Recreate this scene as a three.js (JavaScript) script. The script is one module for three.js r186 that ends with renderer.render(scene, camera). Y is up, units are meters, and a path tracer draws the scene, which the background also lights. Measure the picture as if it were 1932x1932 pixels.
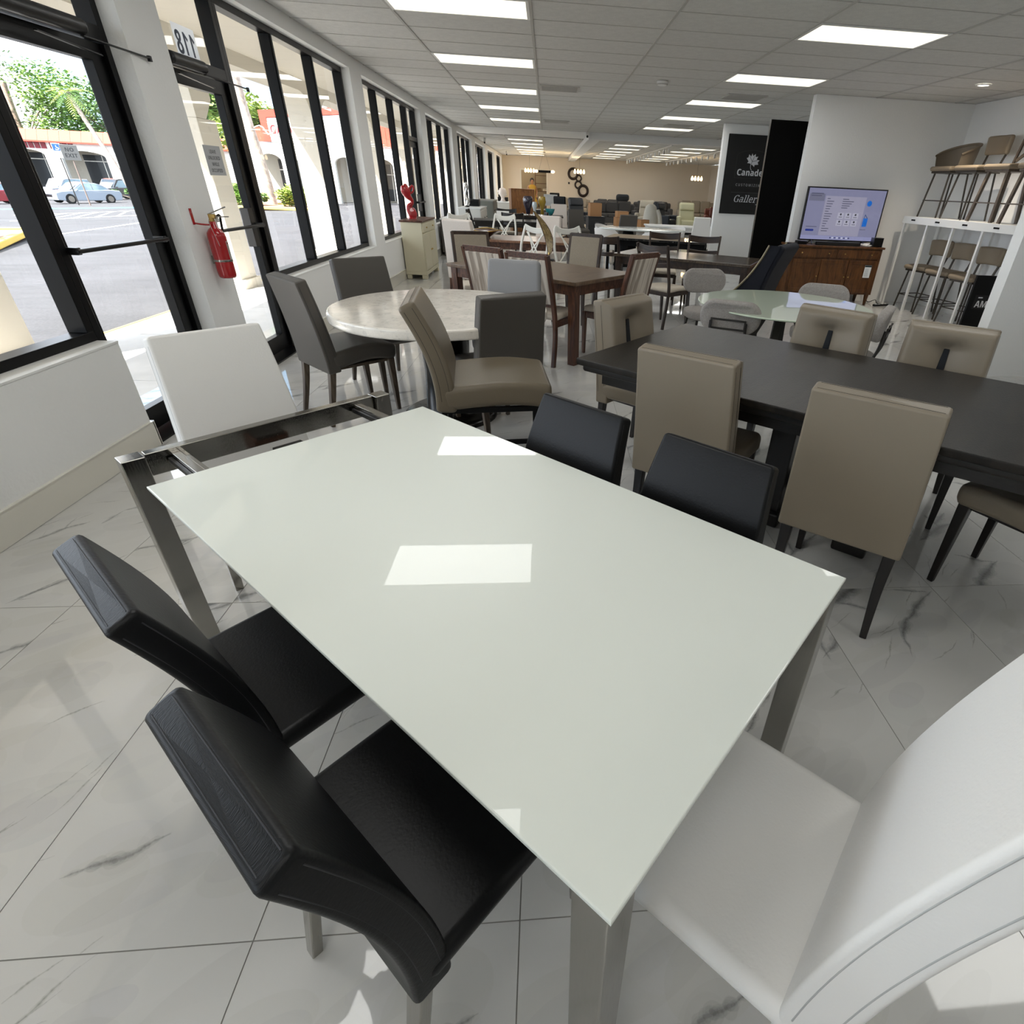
import * as THREE from 'three';
import { RoundedBoxGeometry } from 'three/addons/geometries/RoundedBoxGeometry.js';
import { mergeGeometries } from 'three/addons/utils/BufferGeometryUtils.js';
import { MarchingCubes } from 'three/addons/objects/MarchingCubes.js';
import { RectAreaLightUniformsLib } from 'three/addons/lights/RectAreaLightUniformsLib.js';

// ---------------------------------------------------------------- camera, sky, sun, exposure
const scene = new THREE.Scene();
const renderer = new THREE.WebGLRenderer({ antialias: true });
renderer.toneMapping = THREE.LinearToneMapping;
renderer.toneMappingExposure = 2.8;
renderer.shadowMap.enabled = true;
RectAreaLightUniformsLib.init();
const PX = 1133.78, FOCAL = 1023.75;
const camera = new THREE.PerspectiveCamera(2 * Math.atan(966 / FOCAL) * 180 / Math.PI, 2 * PX / 1932, 0.05, 400);
camera.position.set(0, 1.5, 0);
camera.rotation.set(-30.917 * Math.PI / 180, -6.2225 * Math.PI / 180, 2.7035 * Math.PI / 180, 'YXZ');
camera.setViewOffset(2 * PX, 1932, 0, 0, 1932, 1932);
const SKY = 1.5, SUN = 9.5, PANEL = 1.9, PANEL_COLOUR = 0xfcfeff;
const sun = new THREE.DirectionalLight(0xfffbf5, SUN);
sun.position.set(-30, 62, 34); sun.target.position.set(0, 0, -12); sun.castShadow = true; sun.shadow.radius = 1.5;
Object.assign(sun.shadow.camera, { left: -70, right: 70, top: 70, bottom: -70, near: 1, far: 220 });
sun.shadow.mapSize.set(4096, 4096);
scene.add(sun, sun.target);

// ---------------------------------------------------------------- helpers
const V = (x, y, z) => new THREE.Vector3(x, y, z);
function rng(s) { return () => { s = (s + 0x6d2b79f5) | 0; let t = Math.imul(s ^ (s >>> 15), 1 | s); t = (t + Math.imul(t ^ (t >>> 7), 61 | t)) ^ t; return ((t ^ (t >>> 14)) >>> 0) / 4294967296; }; }
const R = rng(7);
const clamp = (x, a = 0, b = 1) => Math.min(b, Math.max(a, x)), mix = (a, b, t) => a + (b - a) * t;
const sstep = (a, b, x) => { const t = clamp((x - a) / (b - a)); return t * t * (3 - 2 * t); };
const hash = (x, y, s) => { let h = Math.imul(x | 0, 374761393) + Math.imul(y | 0, 668265263) + Math.imul(s | 0, 974634777); h = Math.imul(h ^ (h >>> 13), 1274126177); return ((h ^ (h >>> 16)) >>> 0) / 4294967296; };
function noise(x, y, p = 0, s = 1) {            // value noise, periodic when p > 0
  const xi = Math.floor(x), yi = Math.floor(y), fx = x - xi, fy = y - yi, w = (i) => (p ? ((i % p) + p) % p : i);
  const u = fx * fx * (3 - 2 * fx), v = fy * fy * (3 - 2 * fy);
  return mix(mix(hash(w(xi), w(yi), s), hash(w(xi + 1), w(yi), s), u), mix(hash(w(xi), w(yi + 1), s), hash(w(xi + 1), w(yi + 1), s), u), v);
}
function fbm(x, y, p, o = 4, s = 1) { let a = 0, k = .5, n = 0; for (let i = 0; i < o; i++) { a += k * noise(x, y, p, s + i); n += k; x *= 2; y *= 2; p *= 2; k *= .5; } return a / n; }
function dataTex(w, h, fn, { srgb = true, rx = 1, ry = 1 } = {}) {
  const d = new Uint8Array(w * h * 4);
  for (let y = 0, i = 0; y < h; y++) for (let x = 0; x < w; x++, i += 4) {
    const c = fn(x / w, y / h);
    if (typeof c === 'number') d[i] = d[i + 1] = d[i + 2] = clamp(c) * 255; else { d[i] = clamp(c[0]) * 255; d[i + 1] = clamp(c[1]) * 255; d[i + 2] = clamp(c[2]) * 255; }
    d[i + 3] = 255;
  }
  const t = new THREE.DataTexture(d, w, h); t.wrapS = t.wrapT = THREE.RepeatWrapping; t.magFilter = t.minFilter = THREE.LinearFilter;
  if (srgb) t.colorSpace = THREE.SRGBColorSpace;
  t.repeat.set(rx, ry); t.needsUpdate = true; return t;
}
function canvasTex(w, h, draw) {
  const c = document.createElement('canvas'); c.width = w; c.height = h;
  draw(c.getContext('2d'), w, h);
  const t = new THREE.CanvasTexture(c); t.colorSpace = THREE.SRGBColorSpace; return t;
}
const mat = (color, roughness = .6, o = {}) => new THREE.MeshPhysicalMaterial({ color, roughness, ...o });

const used = new Map();
function numbered(n) { const k = used.get(n) ?? 0; used.set(n, k + 1); return k ? n + '_' + String(k).padStart(3, '0') : n; }
function shade(o) { o.traverse((m) => { if (m.isMesh) { m.castShadow = true; m.receiveShadow = true; } }); return o; }
function clean(g) {
  g = g.index ? g.toNonIndexed() : g;
  for (const k of Object.keys(g.attributes)) if (!['position', 'normal', 'uv'].includes(k)) g.deleteAttribute(k);
  if (!g.attributes.uv) g.setAttribute('uv', new THREE.BufferAttribute(new Float32Array(g.attributes.position.count * 2), 2));
  return g;
}
const merge = (gs) => (gs.length === 1 ? gs[0] : mergeGeometries(gs.map(clean)));
function obj(name, gs, m, parent = scene) {       // one named mesh made of one or more shapes
  const o = new THREE.Mesh(merge(Array.isArray(gs) ? gs : [gs]), m);
  o.name = parent === scene ? numbered(name) : name; o.castShadow = o.receiveShadow = true;
  parent.add(o); return o;
}
function tag(o, label, category, group, kind) { if (label) o.userData.label = label; if (category) o.userData.category = category; if (group) o.userData.group = group; if (kind) o.userData.kind = kind; return o; }
function thing(name, label, category, at = [0, 0, 0], turn = 0, group) {
  const o = new THREE.Group(); o.name = numbered(name); o.position.set(...at); o.rotation.y = turn; scene.add(o);
  return tag(o, label, category, group);
}
function struct(name, label, parent = scene) { const o = new THREE.Group(); o.name = parent === scene ? numbered(name) : name; parent.add(o); o.userData.kind = 'structure'; if (label) o.userData.label = label; return o; }
const face = (dx, dz) => Math.atan2(dx, dz);     // turn that makes local +z point along (dx, dz)
function place(proto, at, turn, name, label, category, group) {   // a copy of a finished thing under its own name
  const o = proto.clone(); o.name = numbered(name); o.position.set(...at); o.rotation.y = turn; o.userData = {}; scene.add(o);
  return tag(o, label, category, group);
}

// shapes
function bx(w, h, d, x = 0, y = 0, z = 0, b = .004) {   // box centred on x,z, standing on y
  const m = Math.min(w, h, d) / 2;
  const g = b > 0 && m > .0015 ? new RoundedBoxGeometry(w, h, d, 1, Math.min(b, m * .95)) : new THREE.BoxGeometry(w, h, d);
  g.translate(x, y + h / 2, z); return g;
}
const box = (x0, x1, y0, y1, z0, z1, b = 0) => bx(Math.abs(x1 - x0), Math.abs(y1 - y0), Math.abs(z1 - z0), (x0 + x1) / 2, Math.min(y0, y1), (z0 + z1) / 2, b);
const cyl = (r0, r1, h, x = 0, y = 0, z = 0, n = 24) => new THREE.CylinderGeometry(r1, r0, h, n).translate(x, y + h / 2, z);   // r0 below, r1 above
const lathe = (pts, n = 32) => new THREE.LatheGeometry(pts.map((p) => new THREE.Vector2(p[0], p[1])), n);
function tube(pts, r = .01, seg = 0, n = 8, closed = false) {
  const c = new THREE.CatmullRomCurve3(pts.map((p) => V(...p)), closed, 'catmullrom', .5);
  return new THREE.TubeGeometry(c, seg || pts.length * 5, r, n, closed);
}
function bar(a, b, w = .02, t = w, r = .003) { return sweep([V(...a), V(...b)], w, t, { r, cap: r, seg: 1 }); }   // straight bar between two points
// A rounded-rectangle section (w along side, t across) swept along a path; both ends are rounded over by cap.
function sweep(path, w, t, { side = V(1, 0, 0), r = .012, cap = r, n = 3, seg = 0 } = {}) {
  const P = [], N = path.length, f = (k, s) => (typeof k === 'function' ? k(s) : k);
  const curve = N > 2 ? new THREE.CatmullRomCurve3(path, false, 'catmullrom', .5) : new THREE.LineCurve3(path[0], path[1]);
  const S = seg || (N > 2 ? N * 4 : 1), L = curve.getLength(), c = Math.min(cap, L * .45), ts = [], CS = c > 0 ? 3 : 0;
  for (let i = 0; i < CS; i++) { const a = i / CS * Math.PI / 2; ts.push([c * (1 - Math.cos(a)) / L, c * (1 - Math.sin(a))]); }
  for (let i = 0; i <= S; i++) ts.push([mix(c / L, 1 - c / L, i / S), 0]);
  for (let i = CS - 1; i >= 0; i--) { const a = i / CS * Math.PI / 2; ts.push([1 - c * (1 - Math.cos(a)) / L, c * (1 - Math.sin(a))]); }
  const pos = [], uv = [], idx = [], M = 4 * (n + 1) + 1;
  for (const [s, inset] of ts) {
    const p = curve.getPointAt(clamp(s)), tg = curve.getTangentAt(clamp(s));
    let sd = side.clone().addScaledVector(tg, -side.dot(tg)); if (sd.lengthSq() < 1e-4) sd = V(0, 0, 1).addScaledVector(tg, -tg.z); sd.normalize();
    const up = V().crossVectors(tg, sd).normalize();
    const hw = Math.max(f(w, s) / 2 - inset, 5e-4), ht = Math.max(f(t, s) / 2 - inset, 5e-4), rr = Math.max(Math.min(r, hw * .98, ht * .98) - inset * .3, 2e-4);
    let per = 0, last = null;
    for (let k = 0; k < M; k++) {
      const q = Math.floor(k / (n + 1)) % 4, j = k === M - 1 ? 0 : k % (n + 1), a = (q + j / n) * Math.PI / 2 - Math.PI;
      const cx = (q === 0 || q === 3 ? -1 : 1) * (hw - rr), cy = (q < 2 ? -1 : 1) * (ht - rr);
      const x = cx + rr * Math.cos(a), y = cy + rr * Math.sin(a);
      if (last) per += Math.hypot(x - last[0], y - last[1]); last = [x, y];
      pos.push(p.x + sd.x * x + up.x * y, p.y + sd.y * x + up.y * y, p.z + sd.z * x + up.z * y); uv.push(per, s * L);
    }
  }
  const rows = ts.length;
  for (let i = 0; i < rows - 1; i++) for (let k = 0; k < M - 1; k++) { const a = i * M + k, b = a + M; idx.push(a, a + 1, b, b, a + 1, b + 1); }
  for (const [row, flip] of [[0, 1], [rows - 1, 0]]) {
    const c0 = pos.length / 3; let x = 0, y = 0, z = 0;
    for (let k = 0; k < M - 1; k++) { const i = (row * M + k) * 3; x += pos[i]; y += pos[i + 1]; z += pos[i + 2]; }
    pos.push(x / (M - 1), y / (M - 1), z / (M - 1)); uv.push(0, 0);
    for (let k = 0; k < M - 1; k++) { const a = row * M + k; flip ? idx.push(c0, a + 1, a) : idx.push(c0, a, a + 1); }
  }
  const g = new THREE.BufferGeometry();
  g.setAttribute('position', new THREE.Float32BufferAttribute(pos, 3)); g.setAttribute('uv', new THREE.Float32BufferAttribute(uv, 2)); g.setIndex(idx);
  g.computeVertexNormals();
  const nn = g.attributes.normal;                 // weld the seam column
  for (let i = 0; i < rows; i++) { const a = i * M, b = a + M - 1, v = V(nn.getX(a) + nn.getX(b), nn.getY(a) + nn.getY(b), nn.getZ(a) + nn.getZ(b)).normalize(); nn.setXYZ(a, v.x, v.y, v.z); nn.setXYZ(b, v.x, v.y, v.z); }
  return g;
}
function boxUV(g, s = 1) {                         // uv in metres from the face's main direction
  g = clean(g); const p = g.attributes.position, n = g.attributes.normal, u = new Float32Array(p.count * 2);
  for (let i = 0; i < p.count; i++) {
    const ax = Math.abs(n.getX(i)), ay = Math.abs(n.getY(i)), az = Math.abs(n.getZ(i));
    const [a, b] = ay >= ax && ay >= az ? [p.getX(i), p.getZ(i)] : ax > az ? [p.getZ(i), p.getY(i)] : [p.getX(i), p.getY(i)];
    u[i * 2] = a * s; u[i * 2 + 1] = b * s;
  }
  g.setAttribute('uv', new THREE.BufferAttribute(u, 2)); return g;
}
function grid(nu, nv, fn) {                        // surface from fn(u, v) -> Vector3
  const pos = [], uv = [], idx = [];
  for (let j = 0; j <= nv; j++) for (let i = 0; i <= nu; i++) { const p = fn(i / nu, j / nv); pos.push(p.x, p.y, p.z); uv.push(i / nu, j / nv); }
  for (let j = 0; j < nv; j++) for (let i = 0; i < nu; i++) { const a = j * (nu + 1) + i, b = a + nu + 1; idx.push(a, a + 1, b, b, a + 1, b + 1); }
  const g = new THREE.BufferGeometry(); g.setAttribute('position', new THREE.Float32BufferAttribute(pos, 3)); g.setAttribute('uv', new THREE.Float32BufferAttribute(uv, 2)); g.setIndex(idx); g.computeVertexNormals(); return g;
}
function plate(pts, depth, b = 0) {                // outline in xy, extruded along +z
  const s = new THREE.Shape(pts.map((p) => new THREE.Vector2(p[0], p[1])));
  return new THREE.ExtrudeGeometry(s, { depth, bevelEnabled: b > 0, bevelSize: b, bevelThickness: b, bevelSegments: 2, curveSegments: 12 });
}
function printed(w, h, tex, parent, name = 'print', opt = {}) {   // flat print: a thin sheet facing local +z
  const o = obj(name, new THREE.PlaneGeometry(w, h), new THREE.MeshStandardMaterial({ map: tex, roughness: .6, side: THREE.DoubleSide, ...opt }), parent); return o;
}
const lit = (g, m) => g.applyMatrix4(m);
const rotY = (g, a) => g.rotateY(a), moved = (g, x, y, z) => g.translate(x, y, z);

// ---------------------------------------------------------------- sky: pale blue with broken white cloud, the same all round
{
  const w = 1024, h = 512, d = new Float32Array(w * h * 4);
  for (let y = 0, i = 0; y < h; y++) for (let x = 0; x < w; x++, i += 4) {
    const el = ((y + .5) / h - .5) * Math.PI, az = x / w * 2 * Math.PI, up = clamp(Math.sin(el), 0, 1), k = 1 / (up + .22);
    const c = fbm(Math.cos(az) * k * 2.2 + 20, Math.sin(az) * k * 2.2 + 20, 0, 5, 5), cl = sstep(.43, .58, c + (1 - up) * .02);
    const b = [mix(.24, .16, up), mix(.42, .34, up), mix(.6, .62, up)], e = [1.36, 1.42, 1.5];
    for (let q = 0; q < 3; q++) d[i + q] = mix(b[q], e[q], cl) * SKY; d[i + 3] = 1;
  }
  const t = new THREE.DataTexture(d, w, h, THREE.RGBAFormat, THREE.FloatType); t.mapping = THREE.EquirectangularReflectionMapping; t.magFilter = t.minFilter = THREE.LinearFilter; t.needsUpdate = true;
  scene.background = t;
}

// ---------------------------------------------------------------- materials
const leatherBump = dataTex(256, 256, (u, v) => .5 + .5 * (fbm(u * 40, v * 40, 40, 3, 3) - .5), { srgb: false, rx: 6, ry: 6 });
const clothTex = (a, b, seed) => dataTex(256, 256, (u, v) => { const n = hash(u * 256, v * 256, seed) * .5 + fbm(u * 32, v * 32, 32, 3, seed) * .5, w = .5 + .25 * Math.sin(u * 512) + .25 * Math.sin(v * 512); const t = clamp(n * .7 + w * .3); return [mix(a[0], b[0], t), mix(a[1], b[1], t), mix(a[2], b[2], t)]; }, { rx: 5, ry: 5 });
const leather = (c, r = .42, o = {}) => mat(c, r, { bumpMap: leatherBump, bumpScale: .0006, specularIntensity: .55, ...o });
function woodTex(a, b, seed, sx = 1.5, sy = 1.5) {
  return dataTex(512, 512, (u, v) => { const w = fbm(u * 4, v * 4, 4, 3, seed) * 1.2, g = fbm(u * 60 + w * 5, v * 3, 0, 3, seed + 3), f = hash(u * 512, v * 60, seed) * .12; const t = clamp(.5 + (g - .5) * 1.5 + (fbm(u * 14 + w * 6, v * 2, 0, 2, seed + 8) - .5) + f - .06); return [mix(a[0], b[0], t), mix(a[1], b[1], t), mix(a[2], b[2], t)]; }, { rx: sx, ry: sy });
}
const C = (h) => { const c = new THREE.Color(h).convertLinearToSRGB(); return [c.r, c.g, c.b]; };
const wood = (a, b, seed, r = .45, o = {}) => mat(0xffffff, r, { map: woodTex(C(a), C(b), seed), ...o });
const steelTex = dataTex(256, 256, (u, v) => .5 + .5 * (hash(u * 256, v * 6, 2) - .5) + .2 * (noise(u * 8, v * 8, 8, 4) - .5), { srgb: false, rx: 4, ry: 4 });
const plasterBump = dataTex(256, 256, (u, v) => fbm(u * 50, v * 50, 50, 3, 11), { srgb: false, rx: 1.5, ry: 1.5 });
const MT = {
  wall: mat(0xeeeeec, .85, { bumpMap: plasterBump, bumpScale: .0012 }),
  wallFar: mat(0xd6cbba, .85, { bumpMap: plasterBump, bumpScale: .0012 }),
  baseboard: mat(0xe2ded2, .12, { clearcoat: .6, clearcoatRoughness: .05 }),
  grout: mat(0x8f8d88, .9), white: mat(0xe9e9e6, .5), offwhite: mat(0xd9d3c4, .45),
  tbar: mat(0xb9b7b2, .6), frame: mat(0x060607, .35, { specularIntensity: .45 }), glass: mat(0xffffff, 0, { transmission: 1, thickness: 0, ior: 1.45, metalness: 0 }),
  black: mat(0x050506, .4, { specularIntensity: .5 }), blackMatt: mat(0x080809, .85, { specularIntensity: .4 }), blackPlastic: mat(0x0c0c0e, .35), rubber: mat(0x0a0a0a, .8),
  steel: mat(0xa3a09a, .34, { metalness: 1, roughnessMap: steelTex }), chrome: mat(0xd8d8d8, .12, { metalness: 1 }), darkSteel: mat(0x4a4846, .4, { metalness: .9 }),
  red: mat(0xa80d16, .22, { clearcoat: .6 }), brass: mat(0xb89a5c, .3, { metalness: 1 }),
  blackLeather: leather(0x060709, .42), whiteLeather: leather(0xe8e6e2, .5), taupe: leather(0x8e8373, .36), grey: leather(0x57534e, .42), greyLight: leather(0x8b8b8d, .4),
  seamDark: mat(0x050505, .6), seamTaupe: mat(0x2c2723, .7), seamGrey: mat(0x26262a, .6), seamLight: mat(0xb4b5b3, .6),
  walnut: wood(0x3a2117, 0x6b4632, 21, .35), walnutDark: wood(0x241a15, 0x453428, 22, .35), taupeWood: wood(0x4a3f35, 0x6c5f50, 23, .4), espresso: wood(0x0d0a09, 0x1c1512, 24, .35), chestnut: wood(0x40250f, 0x64401f, 25, .35), oak: wood(0x7a4a22, 0xa8713c, 26, .4), greyWood: wood(0x3a3733, 0x5a554e, 27, .4),
  charcoalTop: mat(0xffffff, .36, { map: woodTex(C(0x1c1916), C(0x28241f), 28, .8, .8), specularIntensity: .5, clearcoat: .05, clearcoatRoughness: .2, bumpMap: leatherBump, bumpScale: .0012 }), charcoal: wood(0x141110, 0x211d1a, 29, .35),
  greyFabric: mat(0xffffff, .95, { map: clothTex(C(0x75706c), C(0xc6c0ba), 31), sheen: .3, sheenRoughness: .6 }), linen: mat(0xffffff, .95, { map: clothTex(C(0xb9ad9b), C(0xe2d9ca), 32) }), slip: mat(0xffffff, .95, { map: clothTex(C(0xcfc3b8), C(0xefe6dd), 33) }),
  darkFabric: mat(0xffffff, .95, { map: clothTex(C(0x2c2c2d), C(0x55524f), 34) }), charFabric: mat(0xffffff, .95, { map: clothTex(C(0x17191c), C(0x303338), 35) }), beigeFabric: mat(0xffffff, .95, { map: clothTex(C(0x7b7163), C(0xa89d8c), 36) }), navy: mat(0x0a0d1a, .85, { sheen: .4 }),
  stripe: mat(0xffffff, .9, { map: dataTex(256, 256, (u, v) => { const k = fbm(u * 46, v * 3, 0, 3, 41), t = clamp((k - .38) * 4); return [mix(.62, .85, t), mix(.57, .81, t), mix(.52, .76, t)]; }, { rx: 1, ry: 1 }) }),
  creamPaint: mat(0xcfc8ad, .4), whitePaint: mat(0xe4e2da, .35), cardboard: mat(0xb98c62, .9), cardboardDark: mat(0x8a5e3e, .9),
};
// ---------------------------------------------------------------- floor: polished marble-look tiles, 0.6 x 1.19 m
const CEIL = 2.764, WX = -2.44, FX0 = -2.54, FX1 = -2.64, FARZ = -35.5;
function marble(seed) {
  return canvasTex(512, 1024, (g, w, h) => {
    const r = rng(seed); g.fillStyle = '#cfceca'; g.fillRect(0, 0, w, h);
    for (let i = 0; i < 60; i++) { g.fillStyle = `rgba(${r() < .5 ? '140,139,136' : '222,221,217'},${.03 + r() * .04})`; g.beginPath(); g.ellipse(r() * w, r() * h, 30 + r() * 120, 20 + r() * 60, -.7 + r() * .4, 0, 7); g.fill(); }
    const vein = (x, y, a, len, wd, al) => {
      let px = x, py = y, ang = a;
      for (let s = 0; s < len; s++) {
        ang += (r() - .5) * .5; ang += (a - ang) * .12; const st = 6 + r() * 8, nx = px + Math.cos(ang) * st, ny = py + Math.sin(ang) * st, ww = wd * (.35 + r() * .9) * Math.sin(Math.PI * (s + 1) / (len + 1));
        for (let q = 0; q < 3; q++) { g.strokeStyle = `rgba(96,96,95,${al * (q === 2 ? .8 : .32)})`; g.lineWidth = Math.max(.7, ww * [3.4, 1.9, .8][q]); g.lineCap = 'round'; g.beginPath(); g.moveTo(px + (r() - .5) * ww, py + (r() - .5) * ww); g.lineTo(nx, ny); g.stroke(); }
        if (r() < .05 && len > 14) vein(nx, ny, ang + (r() - .5) * 2, len * .4, wd * .5, al * .9);
        px = nx; py = ny;
      }
    };
    for (let i = 0; i < 4; i++) vein(r() * w, r() * h, -.75 + (r() - .5) * .5 + (r() < .5 ? Math.PI : 0), 16 + r() * 30, 5 + r() * 13, .27);
    for (let i = 0; i < 12; i++) vein(r() * w, r() * h, -.8 + (r() - .5) * .9, 6 + r() * 14, 1 + r() * 2.5, .25);
  });
}
const marbles = [101, 202, 303, 404, 505].map((s) => mat(0xffffff, .35, { map: marble(s), clearcoat: 1, clearcoatRoughness: .035, specularIntensity: .5 }));
{
  const fl = struct('floor', 'polished white marble-look tile floor with grey veins');
  obj('grout_bed', [box(-2.7, 9.4, -.12, -.0016, FARZ - .2, 3.4)], MT.grout, fl);
  const tg = new THREE.BoxGeometry(.597, .01, 1.187), r = rng(5), far = [];
  for (let k = -4; k < 30; k++) for (let j = -4; j < 17; j++) {
    const x = -.38 + .6 * j, z = -1.21 - 1.19 * k; if (x > 9.2 || z < FARZ || z > 3.3) continue;
    if (x > 7.2 && z > -14) continue;
    const v = Math.floor(r() * 5), flip = r() < .5;
    if (z < 1.4 && z > -13) { const t = new THREE.Mesh(tg, marbles[v]); t.name = 'tile'; t.position.set(x, -.005, z); t.rotation.y = flip ? Math.PI : 0; t.receiveShadow = t.castShadow = true; fl.add(t); }
    else far.push(tg.clone().rotateY(flip ? Math.PI : 0).translate(x, -.005, z));
  }
  tag(obj('distant_tile', far, marbles[1], fl), 0, 0, 0, 'stuff');
}
// ---------------------------------------------------------------- ceiling: 0.61 x 1.22 m lay-in tiles in a grid
const ceilTex = dataTex(256, 256, (u, v) => { const s = .87 - (hash(u * 256, v * 256, 3) < .06 ? .1 : 0) - .05 * fbm(u * 16, v * 16, 16, 3, 9); return [s, s, s * .99]; }, { rx: 2, ry: 1 });
const ceilMat = mat(0xfbfaf8, .95, { map: ceilTex });
const GX = (k) => -.13 + 1.2225 * k, GZ = (k) => -5.905 - .605 * k;
const lightCells = new Set();
const rowsA = [-12, -8, -4, 0, 4, 8, 12, 16];
for (const k of rowsA) { lightCells.add('-1,' + k); lightCells.add('2,' + k); }
{
  const ce = struct('ceiling', 'white suspended ceiling of lay-in tiles');
  obj('slab', box(-2.7, 9.4, CEIL + .12, CEIL + .3, FARZ - .2, 3.4), MT.wall, ce);
  const gs = new Map(), far = [], bars = [];
  for (let k = -15; k < 49; k++) for (let j = -2; j < 8; j++) {
    const z1 = GZ(k), z0 = Math.max(z1 - .605, FARZ), x0 = Math.max(GX(j), WX), x1 = Math.min(GX(j + 1), 9.2);
    if (z1 > 3.3 || z1 < FARZ + .1 || lightCells.has(j + ',' + k)) continue;
    if (x0 > 7.2 && z1 > -14) continue;
    const near = z0 > -18.2; if (!near && z1 > -20.6) continue;
    const w = x1 - x0 - .022, d = z1 - z0 - .02, key = w.toFixed(2) + d.toFixed(2);
    if (!gs.has(key)) gs.set(key, new THREE.BoxGeometry(w, .015, d));
    const g = gs.get(key), px = (x0 + x1) / 2, pz = (z0 + z1) / 2;
    if (near) { const t = new THREE.Mesh(g, ceilMat); t.name = 'ceiling_tile'; t.position.set(px, CEIL + .0115, pz); t.castShadow = t.receiveShadow = true; ce.add(t); }
    else far.push(g.clone().translate(px, CEIL + .0115, pz));
  }
  tag(obj('distant_ceiling_tile', far, ceilMat, ce), 0, 0, 0, 'stuff');
  for (let j = -1; j < 8; j++) { const x = GX(j); bars.push(box(x - .012, x + .012, CEIL - .004, CEIL + .03, -18.1, x > 7.2 ? -14 : 3.2), box(x - .012, x + .012, CEIL - .004, CEIL + .03, FARZ, -20.6)); }
  for (let k = -14; k < 49; k++) { const z = GZ(k); if (z > -18.1) bars.push(box(WX, 7.2, CEIL + .002, CEIL + .028, z - .007, z + .007)); else if (z < -20.6) bars.push(box(WX, 9.2, CEIL - .001, CEIL + .028, z - .009, z + .009)); }
  obj('grid', bars, MT.tbar, ce);
  obj('soffit', box(WX, 9.2, CEIL - .002, CEIL + .1, -20.6, -18.1), MT.wall, ce);
}
// bulkhead beams at the far hall
tag(obj('trim_1', box(1.15, 9.2, 2.61, CEIL - .003, -18.5, -18.12), MT.wall), 'white bulkhead beam crossing the ceiling', 0, 0, 'structure');
tag(obj('trim_2', box(1.15, 1.5, 2.62, CEIL - .006, FARZ + .01, -18.52), MT.wall), 'white ceiling beam running to the far wall', 0, 0, 'structure');

// ---------------------------------------------------------------- walls
function wall(name, label, gs, m = MT.wall) { return tag(obj(name, gs.map((g) => boxUV(g)), m), label, 0, 0, 'structure'); }
const HEAD = 2.64, SILL = .64;
const bays = [[3.2, .45], [0, -3.36], [-5.78, -8.85], [-9.35, -12.42], [-13.75, -17.3], [-18.2, -21.6], [-22.6, -26], [-27.1, -30.3], [-31.6, -34.9]];   // glazed stretches over a low wall
const doorsAt = [[-3.36, -4.35], [-4.78, -5.78], [-12.42, -13.2]];
{
  const g = [box(-2.66, WX, HEAD, 3.0, FARZ, 3.3)];
  for (const [a, b] of bays) g.push(box(-2.66, WX, 0, SILL - .012, b, a));
  for (const [a, b] of [[.45, 0], [-4.35, -4.78], [-8.85, -9.35], [-13.2, -13.75], [-17.3, -18.2], [-21.6, -22.6], [-26, -27.1], [-30.3, -31.6], [-34.9, FARZ], [3.3, 3.2]]) g.push(box(-2.66, WX, 0, HEAD, b, a));
  wall('wall_left', 'white storefront wall with piers and low sill wall', g);
  const b = [];
  for (const [p, q] of [[3.2, -3.368], [-4.342, -4.788], [-5.772, -12.428], [-13.192, FARZ]]) b.push(box(WX, WX + .014, .002, .15, q, p), box(WX, WX + .018, .15, .156, q, p));
  b.push(box(-2.66, WX + .014, .002, .156, -3.374, -3.36));
  tag(obj('baseboard_left', b, MT.baseboard), 'polished stone baseboard under the windows', 0, 0, 'structure');
}
wall('wall_partition', 'white partition end standing by the dark table', [box(4.26, 7.25, 0, CEIL, -5.25, -5.12)]);
wall('wall_right', 'white right hand wall', [box(7.2, 7.32, 0, CEIL, -5.12, 3.3)]);
wall('wall_behind', 'white wall behind the camera', [box(-2.66, 7.3, 0, 3, 3.2, 3.32)]);
wall('wall_alcove', 'white wall behind the stacked stools', [box(6.3, 6.42, 0, CEIL, -9.45, -5.25)]);
wall('wall_television', 'white wall behind the television and its cabinet', [box(3.86, 6.42, 0, CEIL, -9.57, -9.45)]);
wall('wall_corridor', 'white wall closing the passage', [box(6.3, 6.42, 0, CEIL, -13.9, -9.57)]);
wall('wall_sign', 'white wall carrying the black gallery sign', [box(3.79, 9.32, 0, CEIL, -14.03, -13.9)]);
wall('wall_gallery', 'beige right hand wall of the far hall', [box(9.2, 9.32, 0, CEIL, FARZ, -14.03)], MT.wallFar);
wall('wall_far', 'beige far wall of the showroom', [box(-2.66, -1.43, 0, 2.9, FARZ - .12, FARZ), box(-.05, 9.3, 0, 2.9, FARZ - .12, FARZ), box(-1.43, -.05, 2.12, 2.9, FARZ - .12, FARZ)], MT.wallFar);
wall('wall_office', 'grey walls of the lit room behind the far opening', [box(-2.6, 1.2, 0, 2.9, -39.2, -39), box(-2.6, -2.48, 0, 2.9, -39, FARZ - .12), box(1.1, 1.2, 0, 2.9, -39, FARZ - .12), box(-2.6, 1.2, -.1, 0, -39.2, FARZ - .12), box(-2.6, 1.2, 2.8, 2.9, -39.2, FARZ - .12)], mat(0x8d867a, .9));
tag(obj('trim_3', [box(-1.5, -1.43, 0, 2.19, FARZ, FARZ + .03), box(-.05, .02, 0, 2.19, FARZ, FARZ + .03), box(-1.43, -.05, 2.12, 2.19, FARZ, FARZ + .03)], MT.offwhite), 'pale casing round the opening in the far wall', 0, 0, 'structure');

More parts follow.
